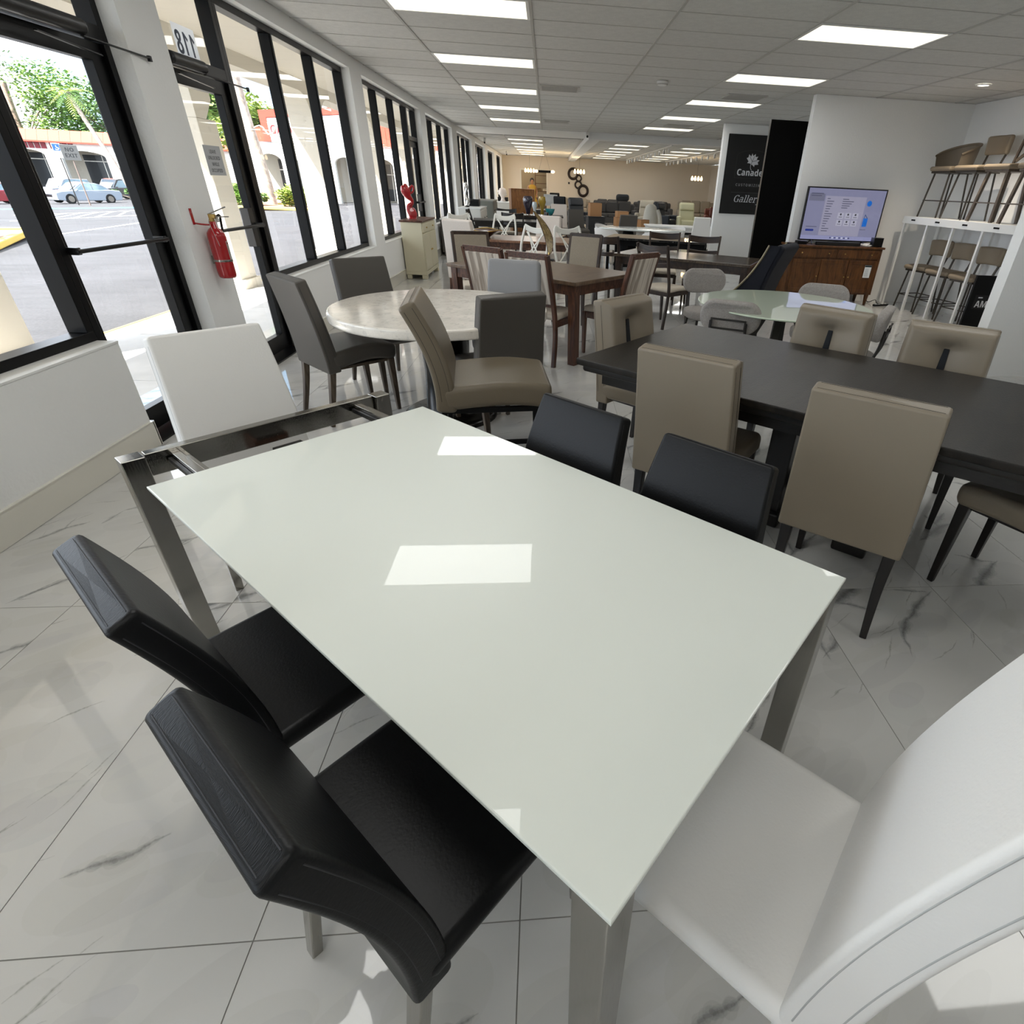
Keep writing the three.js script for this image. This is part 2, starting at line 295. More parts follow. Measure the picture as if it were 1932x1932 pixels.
// ---------------------------------------------------------------- storefront glazing
let winN = 0, doorN = 0;
function pane(parent, z0, z1, y0, y1) { const g = new THREE.PlaneGeometry(Math.abs(z1 - z0), y1 - y0); g.rotateY(Math.PI / 2).translate(-2.592, (y0 + y1) / 2, (z0 + z1) / 2); return obj('pane', g, MT.glass, parent); }
function glazing(a, b, mids) {
  const o = struct('window_' + ++winN, 'black framed storefront window bay');
  const f = [box(FX1, FX0, HEAD - .055, HEAD, b, a, .003), box(FX1, FX0, SILL, SILL + .05, b, a, .003), box(FX1, FX0, SILL + .05, HEAD - .055, a - .05, a, .003), box(FX1, FX0, SILL + .05, HEAD - .055, b, b + .05, .003)];
  obj('window_frame', f, MT.frame, o);
  obj('window_sill', box(-2.66, WX + .004, SILL - .012, SILL, b, a, .002), MT.white, o);
  for (const m of mids) obj('mullion', [box(FX1, FX0 - .004, SILL + .05, HEAD - .055, m - .026, m + .026, .003), box(FX0 - .004, FX0 + .006, SILL + .05, HEAD - .055, m - .015, m + .015, .002)], MT.frame, o);
  const e = [a - .05, ...mids, b + .05];
  for (let i = 0; i < e.length - 1; i++) pane(o, e[i], e[i + 1], SILL + .05, HEAD - .055);
}
for (const [a, b] of bays) { const n = Math.max(1, Math.round((a - b) / 1.05)), m = []; for (let i = 1; i < n; i++) m.push(mix(a, b, i / n)); glazing(a, b, m); }
function door(a, b, hinge) {
  const o = struct('door_' + ++doorN, 'black framed glass entrance door'), s = .1;
  obj('door_frame', [box(FX1, FX0, 0, HEAD, a - .05, a, .003), box(FX1, FX0, 0, HEAD, b, b + .05, .003), box(FX1, FX0, HEAD - .055, HEAD, b + .05, a - .05, .003), box(FX1, FX0, 2.1, 2.17, b + .05, a - .05, .003), box(-2.66, WX, 0, .012, b, a)], MT.frame, o);
  const sa = hinge > 0 ? .045 : .1, sb = hinge > 0 ? .1 : .1;
  const lf = obj('door_leaf', [box(-2.625, -2.565, .02, 2.09, a - .055 - sa, a - .055, .003), box(-2.625, -2.565, .02, 2.09, b + .055, b + .055 + sb, .003), box(-2.625, -2.565, 2.0, 2.09, b + .05 + sb, a - .05 - sa, .003), box(-2.625, -2.565, .02, .16, b + .05 + sb, a - .05 - sa, .003)], MT.frame, o);
  pane(o, a - .05 - sa, b + .05 + sb, .16, 2.0); pane(o, a - .05, b + .05, 2.17, HEAD - .055);
  const za = a - .05, zb = b + .13;
  obj('push_bar', [bar([-2.5, 1.09, za], [-2.5, 1.09, zb], .032, .022, .006), bx(.07, .036, .03, -2.53, 1.072, za - .02, .004), bx(.07, .036, .03, -2.53, 1.072, zb + .02, .004)], MT.blackPlastic, lf);
  if (hinge < 0) obj('lock_plate', [box(-2.63, -2.56, .92, 1.22, b + .14, b + .22, .004)], MT.darkSteel, lf);
  return o;
}
const door1 = door(-3.36, -4.35, 1), door2 = door(-4.78, -5.78, -1), door3 = door(-12.42, -13.2, -1);
for (const [d, zc, ze, arm] of [[door1, -3.42, -4.08, -4.5], [door2, -4.86, -5.3, -5.78]]) {
  const c = obj('door_closer', [sweep([V(-2.49, 2.125, zc), V(-2.49, 2.125, ze)], .07, .075, { r: .032, cap: .02, n: 4 })], MT.blackPlastic, d);
  obj('closer_arm', [bar([-2.47, 2.08, ze + .06], [-2.42, 2.062, arm], .022, .008), bx(.02, .03, .02, -2.42, 2.045, arm, .003), bar([-2.5, 2.05, ze + .35], [-2.5, 2.02, ze - .1], .02, .008)], MT.blackPlastic, c);
}
// notices stuck to the glass of the second door
{
  const t = thing('street_number', 'white street number 118 card stuck over the second door, seen from behind', 'sign', [-2.585, 2.262, -5.33], Math.PI / 2);
  const tx = canvasTex(256, 180, (g, w, h) => { g.fillStyle = '#eef0f2'; g.fillRect(0, 0, w, h); g.translate(w, 0); g.scale(-1, 1); g.fillStyle = '#3c424c'; g.font = 'bold 165px sans-serif'; g.textAlign = 'center'; g.textBaseline = 'middle'; g.fillText('118', w / 2, h / 2 + 4, w * .9); });
  obj('card', new THREE.PlaneGeometry(.29, .2), mat(0xffffff, 1, { map: tx, transmission: .55, thickness: 0, side: THREE.DoubleSide }), t);
  const n = thing('door_notice', 'grey paper notice taped on the second door reading leave unlocked while occupied', 'notice', [-2.583, 1.552, -5.28], Math.PI / 2);
  const t2 = canvasTex(256, 200, (g, w, h) => { g.fillStyle = '#8e8d8b'; g.fillRect(0, 0, w, h); g.fillStyle = '#1b1b1d'; g.font = 'bold 34px sans-serif'; g.textAlign = 'center'; ['LEAVE', 'UNLOCKED', 'WHILE', 'OCCUPIED'].forEach((s, i) => g.fillText(s, w / 2, 52 + i * 42)); });
  obj('sheet', new THREE.PlaneGeometry(.25, .196), mat(0xffffff, 1, { map: t2, transmission: .35, thickness: 0, side: THREE.DoubleSide }), n);
}

// ---------------------------------------------------------------- ceiling light panels
const panelGlow = new THREE.MeshStandardMaterial({ color: 0xffffff, emissive: 0xfff7df, emissiveIntensity: .5, roughness: .5 });
function panelLight(x, z, label, group, k = 1) {
  const t = thing('ceiling_light', label, 'light panel', [x, CEIL - .006, z], 0, group);
  obj('frame', [box(-.6, .6, 0, .02, -.297, -.275), box(-.6, .6, 0, .02, .275, .297), box(-.6, -.575, 0, .02, -.275, .275), box(.575, .6, 0, .02, -.275, .275)], MT.white, t);
  obj('diffuser', box(-.575, .575, .002, .012, -.275, .275), panelGlow, t);
  const l = new THREE.RectAreaLight(PANEL_COLOUR, PANEL * k, 1.15, .55); l.position.set(0, -.004, 0); l.rotation.x = -Math.PI / 2; t.add(l);
}
const nth = ['first', 'second', 'third', 'fourth', 'fifth', 'sixth', 'seventh', 'eighth'];
const seenA = rowsA.filter((k) => k >= 0);
rowsA.forEach((k) => {
  const z = GZ(k) - .3025, n = seenA.indexOf(k), w = n < 0 ? 'overhead behind the view, ' + (k === -4 ? 'nearest the table' : k === -8 ? 'above the camera' : 'at the back') : nth[n] + ' from the camera';
  panelLight(-.741, z, 'ceiling light panel in the window row, ' + w);
  panelLight(2.926, z, 'ceiling light panel in the television row, ' + w);
});
for (let i = 0; i < 6; i++) { const z = GZ(27 + i * 3.55) - .3; panelLight(-.741, z, 'far hall ceiling light panel in the window row, ' + nth[i] + ' from the beam', 'far hall light panels by the windows'); panelLight(2.926, z, 'ceiling light panel of the far hall beyond the beam, middle row, ' + nth[i] + ' from the beam', 'far hall light panels of the middle row'); panelLight(5.3, z, 'ceiling light panel of the far hall beyond the beam, right row, ' + nth[i] + ' from the beam', 'far hall light panels of the right row'); }
{
  const t = thing('downlight', 'small round recessed downlight over the stacked stools', 'downlight', [5.35, CEIL - .006, -8.0]);
  obj('trim_ring', lathe([[.062, .004], [.062, -.004], [.085, -.002], [.088, .006]], 28), MT.white, t);
  obj('lamp_lens', cyl(.062, .062, .006, 0, -.002, 0, 28), new THREE.MeshStandardMaterial({ emissive: 0xfff6e6, emissiveIntensity: 1.6, color: 0xffffff }), t);
  const s = new THREE.SpotLight(0xfff1dc, 3, 0, 1.0, .8); s.position.set(0, -.02, 0); s.target.position.set(0, -2, 0); s.castShadow = true; t.add(s, s.target);
  const d = thing('smoke_detector', 'round white smoke detector on the ceiling tiles', 'smoke detector', [1.57, CEIL - .002, -9.24]);
  obj('housing', lathe([[0, -.05], [.05, -.05], [.07, -.038], [.075, -.02], [.075, 0]], 28), MT.white, d); obj('vent_ring', lathe([[.07, -.042], [.077, -.03], [.07, -.026]], 28), MT.tbar, d);
  const vents = [[.2, -10.5, 'beside the third window row light'], [.22, -15.6, 'beside the fifth window row light'], [3.0, -10.2, 'before the third light of the television row'], [3.0, -15.0, 'before the fifth light of the television row']];
  for (const [x, z, w] of vents) { const v = thing('ceiling_vent', 'grey slatted ceiling air vent ' + w, 'vent', [x, CEIL - .008, z]); obj('frame', [box(-.3, .3, 0, .012, -.28, -.25), box(-.3, .3, 0, .012, .25, .28), box(-.3, -.27, 0, .012, -.25, .25), box(.27, .3, 0, .012, -.25, .25)], MT.tbar, v); obj('backing', box(-.27, .27, .009, .013, -.25, .25), mat(0x3c3b39, .9), v); for (let i = 0; i < 9; i++) obj('slat', box(-.27, .27, .001, .008, -.235 + i * .055, -.205 + i * .055), MT.tbar, v); }
}
// ---------------------------------------------------------------- outside: arcade walk, car park, shops across
const LOT = -.14, G = (x) => LOT + .036 * Math.min(0, x + 4.61);   // the car park falls away from the kerb
const sloped = (g) => { const p = g.attributes.position; for (let i = 0; i < p.count; i++) p.setY(i, p.getY(i) + .036 * Math.min(0, p.getX(i) + 4.61)); g.computeVertexNormals(); return g; };
{
  const conc = mat(0xffffff, .9, { map: dataTex(256, 256, (u, v) => { const k = .78 + .1 * (fbm(u * 12, v * 12, 12, 4, 51) - .5); return [k, k * .99, k * .97]; }, { rx: .4, ry: .4 }) });
  const sw = struct('sidewalk', 'pale concrete walk under the arcade');
  for (let z = 6, i = 0; z > -60; z -= 1.52, i++) obj('paving_slab', boxUV(box(-4.42, -2.665, -.16, -.004, z - 1.51, z)), conc, sw);
  obj('curb', box(-4.56, -4.43, -.16, 0, -60, 6, .02), conc, sw); obj('curb_line', box(-4.6, -4.56, -.16, .001, -60, 6, .012), mat(0xd3b257, .8), sw);
  const asph = mat(0xffffff, .95, { map: dataTex(512, 512, (u, v) => { const k = .225 + .07 * (fbm(u * 6, v * 6, 6, 4, 61) - .5) + .06 * (hash(u * 512, v * 512, 62) - .5) + .04 * (fbm(u * 4, v * 40, 0, 3, 63) - .5); return [k, k, k * 1.03]; }, { rx: .12, ry: .12 }) });
  const lot = struct('parking_lot', 'sun bleached asphalt car park');
  obj('asphalt', sloped(boxUV(box(-140, -4.61, LOT - .3, LOT, -110, 40))), asph, lot);
  const wp = mat(0xe8e8e4, .8), bp = mat(0x3fa9c9, .8);
  const line = (a, b, w, m, n = 'painted_stripe') => { const dx = b[0] - a[0], dz = b[1] - a[1], L = Math.hypot(dx, dz); obj(n, sloped(box(-w / 2, w / 2, LOT, LOT + .006, -L / 2, L / 2).rotateY(Math.atan2(dx, dz)).translate((a[0] + b[0]) / 2, 0, (a[1] + b[1]) / 2)), m, lot); };
  line([-23, -28.5], [-20.4, -35], .14, wp); line([-26.8, -33.6], [-24.2, -40.6], .14, wp);
  for (let i = 0; i < 7; i++) { const t = i / 6; line([mix(-22.9, -20.6, t), mix(-28.8, -34.6, t)], [mix(-26.0, -24.2, t), mix(-36, -40.6, t)], .12, wp); }
  line([-15.6, -20], [-17.6, -30], .14, wp); line([-37, -39.5], [-27, -44.4], 1.5, bp, 'blue_bay_paint');
  const ar = struct('arcade', 'cream arcade with arched openings along the shop front');
  const cream = mat(0xd8d0bf, .85), zs = [3.5, -.7, -4.95, -9.15, -13.4, -17.65, -21.9, -26.15, -30.4, -34.65];
  obj('soffit', box(-4.98, -2.67, 2.95, 3.1, -40, 5), cream, ar);
  obj('roof', box(-5.3, -2.67, 3.1, 3.7, -40, 5), mat(0xd8604a, .7), ar);
  for (let i = 0; i < zs.length; i++) obj('column', [box(-4.88, -4.44, -.02, 2.05, zs[i] - .24, zs[i] + .24, .01), box(-4.92, -4.4, -.02, .12, zs[i] - .28, zs[i] + .28, .01)], cream, ar);
  for (let i = 0; i < zs.length - 1; i++) {
    const a = zs[i + 1] + .24, b = zs[i] - .24, s = new THREE.Shape(), m = (a + b) / 2, hw = (b - a) / 2;
    s.moveTo(a - .24, 2.05); s.lineTo(a, 2.05); for (let k = 0; k <= 10; k++) { const t = Math.PI / 2 * k / 10; s.lineTo(a + .5 - Math.cos(t) * .5, 2.27 + Math.sin(t) * .5); } for (let k = 10; k >= 0; k--) { const t = Math.PI / 2 * k / 10; s.lineTo(b - .5 + Math.cos(t) * .5, 2.27 + Math.sin(t) * .5); } s.lineTo(b + .24, 2.05); s.lineTo(b + .24, 2.96); s.lineTo(a - .24, 2.96);
    const g = new THREE.ExtrudeGeometry(s, { depth: .44, bevelEnabled: false, curveSegments: 20 }); g.rotateY(-Math.PI / 2); g.translate(-4.44, 0, 0);   // outline x becomes z
    obj('arch', g, cream, ar);
  }
}
// shop block across the car park
const shopWhite = mat(0xece8de, .8), roofRed = mat(0xd2452f, .7), shopDark = mat(0x2a2c2e, .3), tileRed = mat(0xc93a28, .7);
function archShop(o, x0, x1, z, top, openings, sill = 0) {
  const BASE = Math.max(G(x0), -2.6);
  const s = new THREE.Shape(); s.moveTo(x0, BASE); s.lineTo(x1, BASE); s.lineTo(x1, top); s.lineTo(x0, top);
  for (const [a, b, h] of openings) { const p = new THREE.Path(), m = (a + b) / 2, hw = (b - a) / 2, ar = Math.min(hw, .9); p.moveTo(a, BASE + .02 + sill); p.lineTo(b, BASE + .02 + sill); p.lineTo(b, h - ar * .6); for (let k = 1; k < 12; k++) { const t = Math.PI * k / 12; p.lineTo(m + Math.cos(t) * hw, h - ar * .6 + Math.sin(t) * ar * .6); } p.lineTo(a, h - ar * .6); s.holes.push(p); }
  obj('front_wall', new THREE.ExtrudeGeometry(s, { depth: .4, bevelEnabled: false }).translate(0, 0, z - .4), shopWhite, o);
  obj('shop_front', box(x0, x1, BASE, top, z - 3.2, z - 3), mat(0xb9b1a2, .8), o);
  obj('arcade_floor', box(x0, x1, BASE, BASE + .05, z - 3, z - .4), mat(0xb0aca4, .9), o);
  obj('arcade_ceiling', box(x0, x1, top - .5, top - .3, z - 3, z - .4), mat(0xa8a195, .9), o);
  for (const [a, b, h] of openings) { const w = obj('shop_window', box(a + .25, b - .25, BASE + .5, h - .3, z - 3, z - 2.95), shopDark, o); obj('glazing_bar', [box((a + b) / 2 - .04, (a + b) / 2 + .04, BASE + .5, h - .3, z - 2.95, z - 2.92), box(a + .25, b - .25, 1.6, 1.68, z - 2.95, z - 2.92)], shopWhite, w); }
}
{
  const a = thing('shop_block', 'long white shop block with a red metal roof band, behind the parked cars', 'building');
  const op = []; for (let x = -78; x < -30; x += 6.2) op.push([x, x + 4.6, 2.55]);
  archShop(a, -80, -24.5, -76, 3.3, op);
  for (let x = -80; x < -24.6; x += 1.1) obj('roof_panel', box(x, x + 1.08, 0, 1.25, -.04, .04).rotateX(-.5).translate(0, 3.25, -75.6), roofRed, a);
  obj('roof_band', box(-80, -24.5, 3.2, 3.34, -76.2, -75.5), tileRed, a);
  for (const [x, n] of [[-57, 5], [-53.6, 4]]) for (let i = 0; i < n; i++) obj('sign_letter', bx(.5, .6, .08, x + i * .62, 2.62, -75.95, .02), mat(0x780a1a, .5), a);
  const tx = canvasTex(256, 96, (g, w, h) => { g.fillStyle = '#ece8de'; g.fillRect(0, 0, w, h); g.fillStyle = '#14267a'; g.font = 'bold 88px serif'; g.textAlign = 'center'; g.fillText('ABA', w / 2, 80, w * .96); });
  const p = printed(2.6, .8, tx, a, 'sign_print'); p.position.set(-46.5, 2.85, -75.97);
  const g = thing('gable_shop', 'white shop with red gable parapet and red and blue lettering across the car park', 'building');
  const gop = []; for (let x = -23; x < -3; x += 2.9) gop.push([x, x + 1.7, 2.7]);
  archShop(g, -24.4, 2, -54, 3.5, gop);
  for (let x = -24.4; x < -22; x += .8) obj('roof_panel', box(x, x + .78, 3.5, 4.4, -54.2, -53.9), roofRed, g);
  obj('gable_wall', plate([[-22, 3.5], [-14.6, 3.5], [-14.6, 5.6], [-22, 5.0]], .3).translate(0, 0, -54.2), shopWhite, g);
  obj('gable_coping', [plate([[-22.2, 3.5], [-21.7, 3.5], [-21.7, 5.05], [-14.4, 5.65], [-14.4, 6.1], [-22.2, 5.5]], .45).translate(0, 0, -54.3)], tileRed, g);
  for (let x = -14.4; x < 1.9; x += .8) obj('roof_panel', box(x, x + .78, 3.5, 5.3, -54.2, -53.9), roofRed, g);
  const t2 = canvasTex(512, 110, (c, w, h) => { c.fillStyle = '#ece8de'; c.fillRect(0, 0, w, h); c.font = 'bold 92px sans-serif'; c.textBaseline = 'middle'; c.fillStyle = '#8d0a14'; c.fillText('GALAXY', 12, h / 2, 310); c.fillStyle = '#14267a'; c.fillText('PLA', 340, h / 2, 160); });
  const q = printed(4.2, .95, t2, g, 'sign_print'); q.position.set(-19.6, 4.3, -53.87);
}
// trees
const leafMats = [0x6f8f3f, 0x51733a, 0x8ea14a, 0x6b7d58].map((c) => mat(c, .8, { side: THREE.DoubleSide }));
const bark = wood(0x6b5a4c, 0x9a8878, 71, .95), barkPale = wood(0x8d7d70, 0xb5a698, 72, .95);
function leaves(n, shape, size, seed) {
  const r = rng(seed), pos = [], nor = [];
  for (let i = 0; i < n; i++) {
    const p = shape(r), a = r() * 6.28, b = (r() - .5) * 2, s = size * (.6 + r() * .9), u = V(Math.cos(a), b * .6, Math.sin(a)).normalize().multiplyScalar(s), w = V(-Math.sin(a), (r() - .5) * 1.4, Math.cos(a)).normalize().multiplyScalar(s * .45), nn = V().crossVectors(u, w).normalize();
    for (const [k, m] of [[-1, 0], [0, -1], [1, 0], [-1, 0], [1, 0], [0, 1]]) { pos.push(p.x + u.x * k + w.x * m, p.y + u.y * k + w.y * m, p.z + u.z * k + w.z * m); nor.push(nn.x, nn.y, nn.z); }
  }
  const g = new THREE.BufferGeometry(); g.setAttribute('position', new THREE.Float32BufferAttribute(pos, 3)); g.setAttribute('normal', new THREE.Float32BufferAttribute(nor, 3)); g.setAttribute('uv', new THREE.BufferAttribute(new Float32Array(pos.length / 3 * 2), 2)); return g;
}
const clumps = (cs) => (r) => { const c = cs[Math.floor(r() * cs.length)]; const d = V(r() - .5, r() - .5, r() - .5).normalize().multiplyScalar(Math.cbrt(r()) * c[3]); return V(c[0] + d.x, c[1] + d.y * .8, c[2] + d.z); };
function tree(x, z, h, w, m, label, seed, n = 2600, sparse = 1) {
  const t = thing('leafy_tree', label, 'tree', [x, G(x), z]), r = rng(seed), cs = [];
  for (let i = 0; i < 14; i++) { const a = r() * 6.28, q = Math.sqrt(r()) * w * .4, y = h * (.42 + r() * .48); cs.push([Math.cos(a) * q, y, Math.sin(a) * q, w * (.12 + r() * .1) * sparse]); }
  obj('trunk', [tube([[0, 0, 0], [.1, h * .3, .05], [-.1, h * .55, 0], [.1, h * .8, 0]], .16 + h * .012, 8, 7), ...cs.slice(0, 6).map((c) => tube([[0, h * .35, 0], [c[0] * .5, mix(h * .35, c[1], .6), c[2] * .5], [c[0], c[1], c[2]]], .07, 6, 5))], bark, t);
  tag(obj('foliage', leaves(Math.round(n * 1.8), clumps(cs), .24, seed + 1), m, t), 0, 0, 0, 'stuff'); return t;
}
const treeSpots = [[-62, -84, 14, 15, 3, 'grey green sparse tree rising highest above the red roof at the left', 1], [-56, -86, 12.2, 13, 0, 'bright green bushy tree above the red roof band, left of the palm crown', 2], [-50, -85, 11, 12, 1, 'mid green bushy tree directly behind the palm trunk', 3], [-44.5, -89, 10.8, 12, 0, 'green tree behind the door frame end of the red roof', 4], [-39, -84, 10, 11, 1, 'dark green tree right of the leaning palm', 5], [-27, -62, 8.8, 9, 2, 'yellow green tree left of the tall trunk beyond the second door', 6], [-23.5, -63, 7.6, 7, 1, 'low green tree behind the trunk and the white gable', 7]];
for (const [x, z, h, w, m, l, s] of treeSpots) tree(x, z, h, w, leafMats[m], l, 80 + s * 7, m === 3 ? 1500 : 3400, m === 3 ? .8 : 1.25);
tree(-20.5, -66, 9.2, 6, leafMats[3], 'thin bare looking tree showing above the red gable', 190, 420, .8);
function palm(x, z, h, lean, label, seed) {
  const t = thing('palm_tree', label, 'palm', [x, G(x), z]), r = rng(seed);
  obj('trunk', [tube([[0, 0, 0], [lean * .3, h * .35, 0], [lean * .7, h * .7, 0], [lean, h, 0]], .17, 14, 9)], barkPale, t);
  for (let i = 0; i < 26; i++) {
    const a = i * 2.4, el = .9 - (i / 26) * 1.7 + (r() - .5) * .3, L = 1.5 + r() * .8, dx = Math.cos(a), dz = Math.sin(a), g = [];
    const P = (s) => V(lean + dx * Math.cos(el) * L * s, h + Math.sin(el) * L * s - .9 * s * s, dz * Math.cos(el) * L * s);
    for (let k = 1; k < 14; k++) { const s = k / 14, p = P(s), q = P(s + .02), tx = q.clone().sub(p).normalize(), sd = V().crossVectors(tx, V(0, 1, 0)).normalize(), ln = .42 * Math.sin(Math.PI * (.2 + .75 * s)); for (const f of [-1, 1]) { const e = p.clone().addScaledVector(sd, f * ln).addScaledVector(tx, ln * .7).add(V(0, -ln * .35, 0)), b = p.clone().addScaledVector(tx, .07); const tri = new THREE.BufferGeometry().setFromPoints([p, e, b]); tri.computeVertexNormals(); g.push(tri); } }
    obj('frond', g, leafMats[i % 3 === 0 ? 2 : i % 3], t);
  }
}
palm(-38.6, -62.5, 8.0, -2.6, 'leaning palm with a feathery crown in front of the red roof', 31);
palm(-36.6, -68, 8.8, -.6, 'second palm crown showing behind the leaning palm', 33);
{
  const t = thing('pine_trunk', 'tall bare tree trunk rising from the hedge island', 'tree', [-18.6, G(-18.6), -44.1]);
  obj('trunk', [tube([[0, 0, 0], [-.15, 2.5, 0], [-.5, 6, 0], [-.6, 11, 0]], .34, 14, 10)], barkPale, t);
  obj('branch', [tube([[-.5, 4.2, 0], [.4, 4.6, .1], [.9, 4.1, .2], [1.3, 4.5, 0]], .05, 10, 6), tube([[-.55, 5, 0], [-1.3, 5.6, .1], [-2, 5.4, 0]], .05, 10, 6)], barkPale, t);
  tag(obj('foliage', leaves(1500, clumps([[-.6, 11, 0, 2], [.6, 10, .5, 1.5], [-2.2, 5.6, 0, .8], [-1.8, 9.6, -.4, 1.4]]), .25, 99), leafMats[0], t), 0, 0, 0, 'stuff');
}
function bush(x, z, w, h, d, m, label, seed) {
  const t = thing('bush', label, 'bush', [x, G(x) + .06, z]), cs = [], r = rng(seed);
  for (let i = 0; i < 16; i++) cs.push([(r() - .5) * w, h * (.2 + r() * .55), (r() - .5) * d, h * .3]);
  obj('stem', cs.slice(0, 6).map((c) => bar([c[0] * .4, 0, c[2] * .4], [c[0], c[1], c[2]], .03)), bark, t);
  tag(obj('foliage', leaves(2600, clumps(cs), .1 + h * .03, seed + 2), m, t), 0, 0, 0, 'stuff');
}
bush(-19.4, -41.8, 2.0, 1.5, 1.6, leafMats[0], 'green hedge bush left of the tall trunk on the island', 41);
bush(-15.9, -42.6, 2.2, 1.5, 1.6, leafMats[2], 'green hedge bush right of the tall trunk on the island', 42);
bush(-15.6, -16.6, 2.2, 1.2, 3, leafMats[2], 'yellow green bush on the kerbed island nearest the first door', 43);
bush(-36, -60, 5, 1.1, 1.6, leafMats[1], 'low hedge behind the white sedan', 44);
for (const [x, z, w, d, turn, l] of [[-17.6, -42.3, 5.6, 5, 0, 'yellow edged planting island under the tall trunk'], [-15.9, -16.7, 3.6, 6.5, .5, 'yellow edged planting island beyond the first door']]) {
  const t = thing('planting_island', l, 'island', [x, G(x + d / 2) - .02, z], turn);
  obj('kerb', [box(-w / 2, w / 2, 0, .16, -d / 2, -d / 2 + .2, .03), box(-w / 2, w / 2, 0, .16, d / 2 - .2, d / 2, .03), box(-w / 2, -w / 2 + .2, 0, .16, -d / 2 + .2, d / 2 - .2, .03), box(w / 2 - .2, w / 2, 0, .16, -d / 2 + .2, d / 2 - .2, .03)], mat(0xd9bd55, .8), t);
  obj('mulch', box(-w / 2 + .2, w / 2 - .2, 0, .1, -d / 2 + .2, d / 2 - .2), mat(0x8d6c55, .95), t);
}
// cars
function car(paint, suv) {
  const o = new THREE.Group(), L = 4.6, W = 1.8, r = .33, glassM = mat(0x9fb6bd, .08, { metalness: .2 });
  const top = suv ? 1.72 : 1.43, b = suv ? .98 : .86;
  const prof = [[-2.3, .42], [-2.28, .7], [-1.9, b - .06], [-1.15, b], [-.95, b], [1.55, b + .06], [2.2, b], [2.3, .7], [2.25, .4]];
  const wheels = [-1.42, 1.38], s = new THREE.Shape();
  s.moveTo(-2.25, .3); for (const p of prof) s.lineTo(p[0], p[1]); s.lineTo(2.2, .28);
  for (const x of [...wheels].reverse()) { s.lineTo(x + .4, .26); for (let k = 0; k <= 10; k++) { const a = Math.PI * k / 10; s.lineTo(x + Math.cos(a) * .4, .3 + Math.sin(a) * .4); } s.lineTo(x - .4, .26); }
  const bev = { depth: W - .16, bevelEnabled: true, bevelSize: .05, bevelThickness: .08, bevelSegments: 3 };
  obj('body', new THREE.ExtrudeGeometry(s, bev).translate(0, 0, -W / 2 + .08), paint, o);
  const cab = suv ? [[-1.2, b - .05], [-.55, top - .06], [-.2, top], [1.7, top - .03], [2.1, b]] : [[-1.25, b - .05], [-.4, top - .06], [.1, top], [.6, top - .03], [1.1, top - .16], [1.72, b]];
  const cs = new THREE.Shape(cab.map((p) => new THREE.Vector2(p[0], p[1])));
  obj('cabin', new THREE.ExtrudeGeometry(cs, { depth: W - .5, bevelEnabled: true, bevelSize: .02, bevelThickness: .16, bevelSegments: 3 }).translate(0, 0, -W / 2 + .25), paint, o);
  const win = suv ? [[[-.95, b + .06], [-.4, top - .12], [.35, top - .08], [.35, b + .06]], [[.42, b + .06], [.42, top - .08], [1.6, top - .1], [1.85, b + .1]]] : [[[-.9, b + .05], [-.32, top - .11], [.25, top - .06], [.3, b + .05]], [[.37, b + .05], [.32, top - .07], [.7, top - .09], [1.4, b + .1]]];
  for (const sd of [-1, 1]) for (const w of win) obj('side_window', plate(w, .02).translate(0, 0, sd > 0 ? W / 2 - .085 : -W / 2 + .065), glassM, o);
  const sl = (x0, y0, x1, y1) => { const g = new THREE.PlaneGeometry(W - .5, Math.hypot(x1 - x0, y1 - y0)); g.rotateY(-Math.PI / 2); g.rotateZ(Math.atan2(-(x1 - x0), y1 - y0)); return g.translate((x0 + x1) / 2, (y0 + y1) / 2, 0); };
  const wg = sl(-1.17, b + .03, -.5, top - .1).translate(-.03, .035, 0); obj('windshield', wg, new THREE.MeshPhysicalMaterial({ color: 0x9fb6bd, roughness: .08, metalness: .2, side: THREE.DoubleSide }), o);
  for (const x of wheels) for (const sd of [-1, 1]) { const w = obj('wheel', cyl(r, r, .22, 0, -.11, 0, 24).rotateX(Math.PI / 2).translate(x, r, sd * (W / 2 - .13)), MT.rubber, o); obj('hubcap', [cyl(.21, .21, .02, 0, 0, 0, 20).rotateX(Math.PI / 2).translate(x, r, sd * (W / 2 - .015)), ...[0, 1, 2, 3, 4].map((k) => bx(.05, .17, .012, 0, .03, 0, 0).rotateZ(k * 1.257).translate(x, r, sd * (W / 2)))], MT.steel, w); }
  for (const sd of [-1, 1]) { obj('headlight', bx(.12, .12, .4, -2.2, .62, sd * .6, .03), mat(0xdfe6ea, .1), o); obj('taillight', bx(.1, .12, .36, 2.24, .68, sd * .6, .03), mat(0x9a1015, .2), o); obj('mirror', bx(.12, .12, .2, -.85, b + .03, sd * (W / 2 + .04), .04), paint, o); }
  obj('grille', [bx(.04, .16, .8, -2.33, .42, 0, .01), bx(.03, .03, .9, -2.34, .6, 0, .005)], MT.blackPlastic, o);
  return o;
}
const whiteCar = mat(0x99a1aa, .25, { clearcoat: 1 }), redCar = mat(0x8d0f1e, .2, { clearcoat: 1 }), blueCar = mat(0x2b3b52, .25, { clearcoat: 1 }), darkCar = mat(0x22262a, .25, { clearcoat: 1 });
place(car(whiteCar, 0), [-36.7, G(-36.7), -53.2], 1.12, 'sedan_car', 'white sedan parked across the blue bay in front of the shops', 'car');
place(car(redCar, 0), [-41.6, G(-41.6), -50.6], 1.12, 'sedan_car', 'dark red car cut off by the first door jamb at the left edge', 'car');
place(car(whiteCar, 1), [-45.5, G(-45.5), -64], 1.3, 'suv_car', 'white sport utility vehicle parked behind the white sedan', 'car');
place(car(darkCar, 1), [-41.2, G(-41.2), -64.5], 1.3, 'suv_car', 'black sport utility vehicle parked right of the white one', 'car');
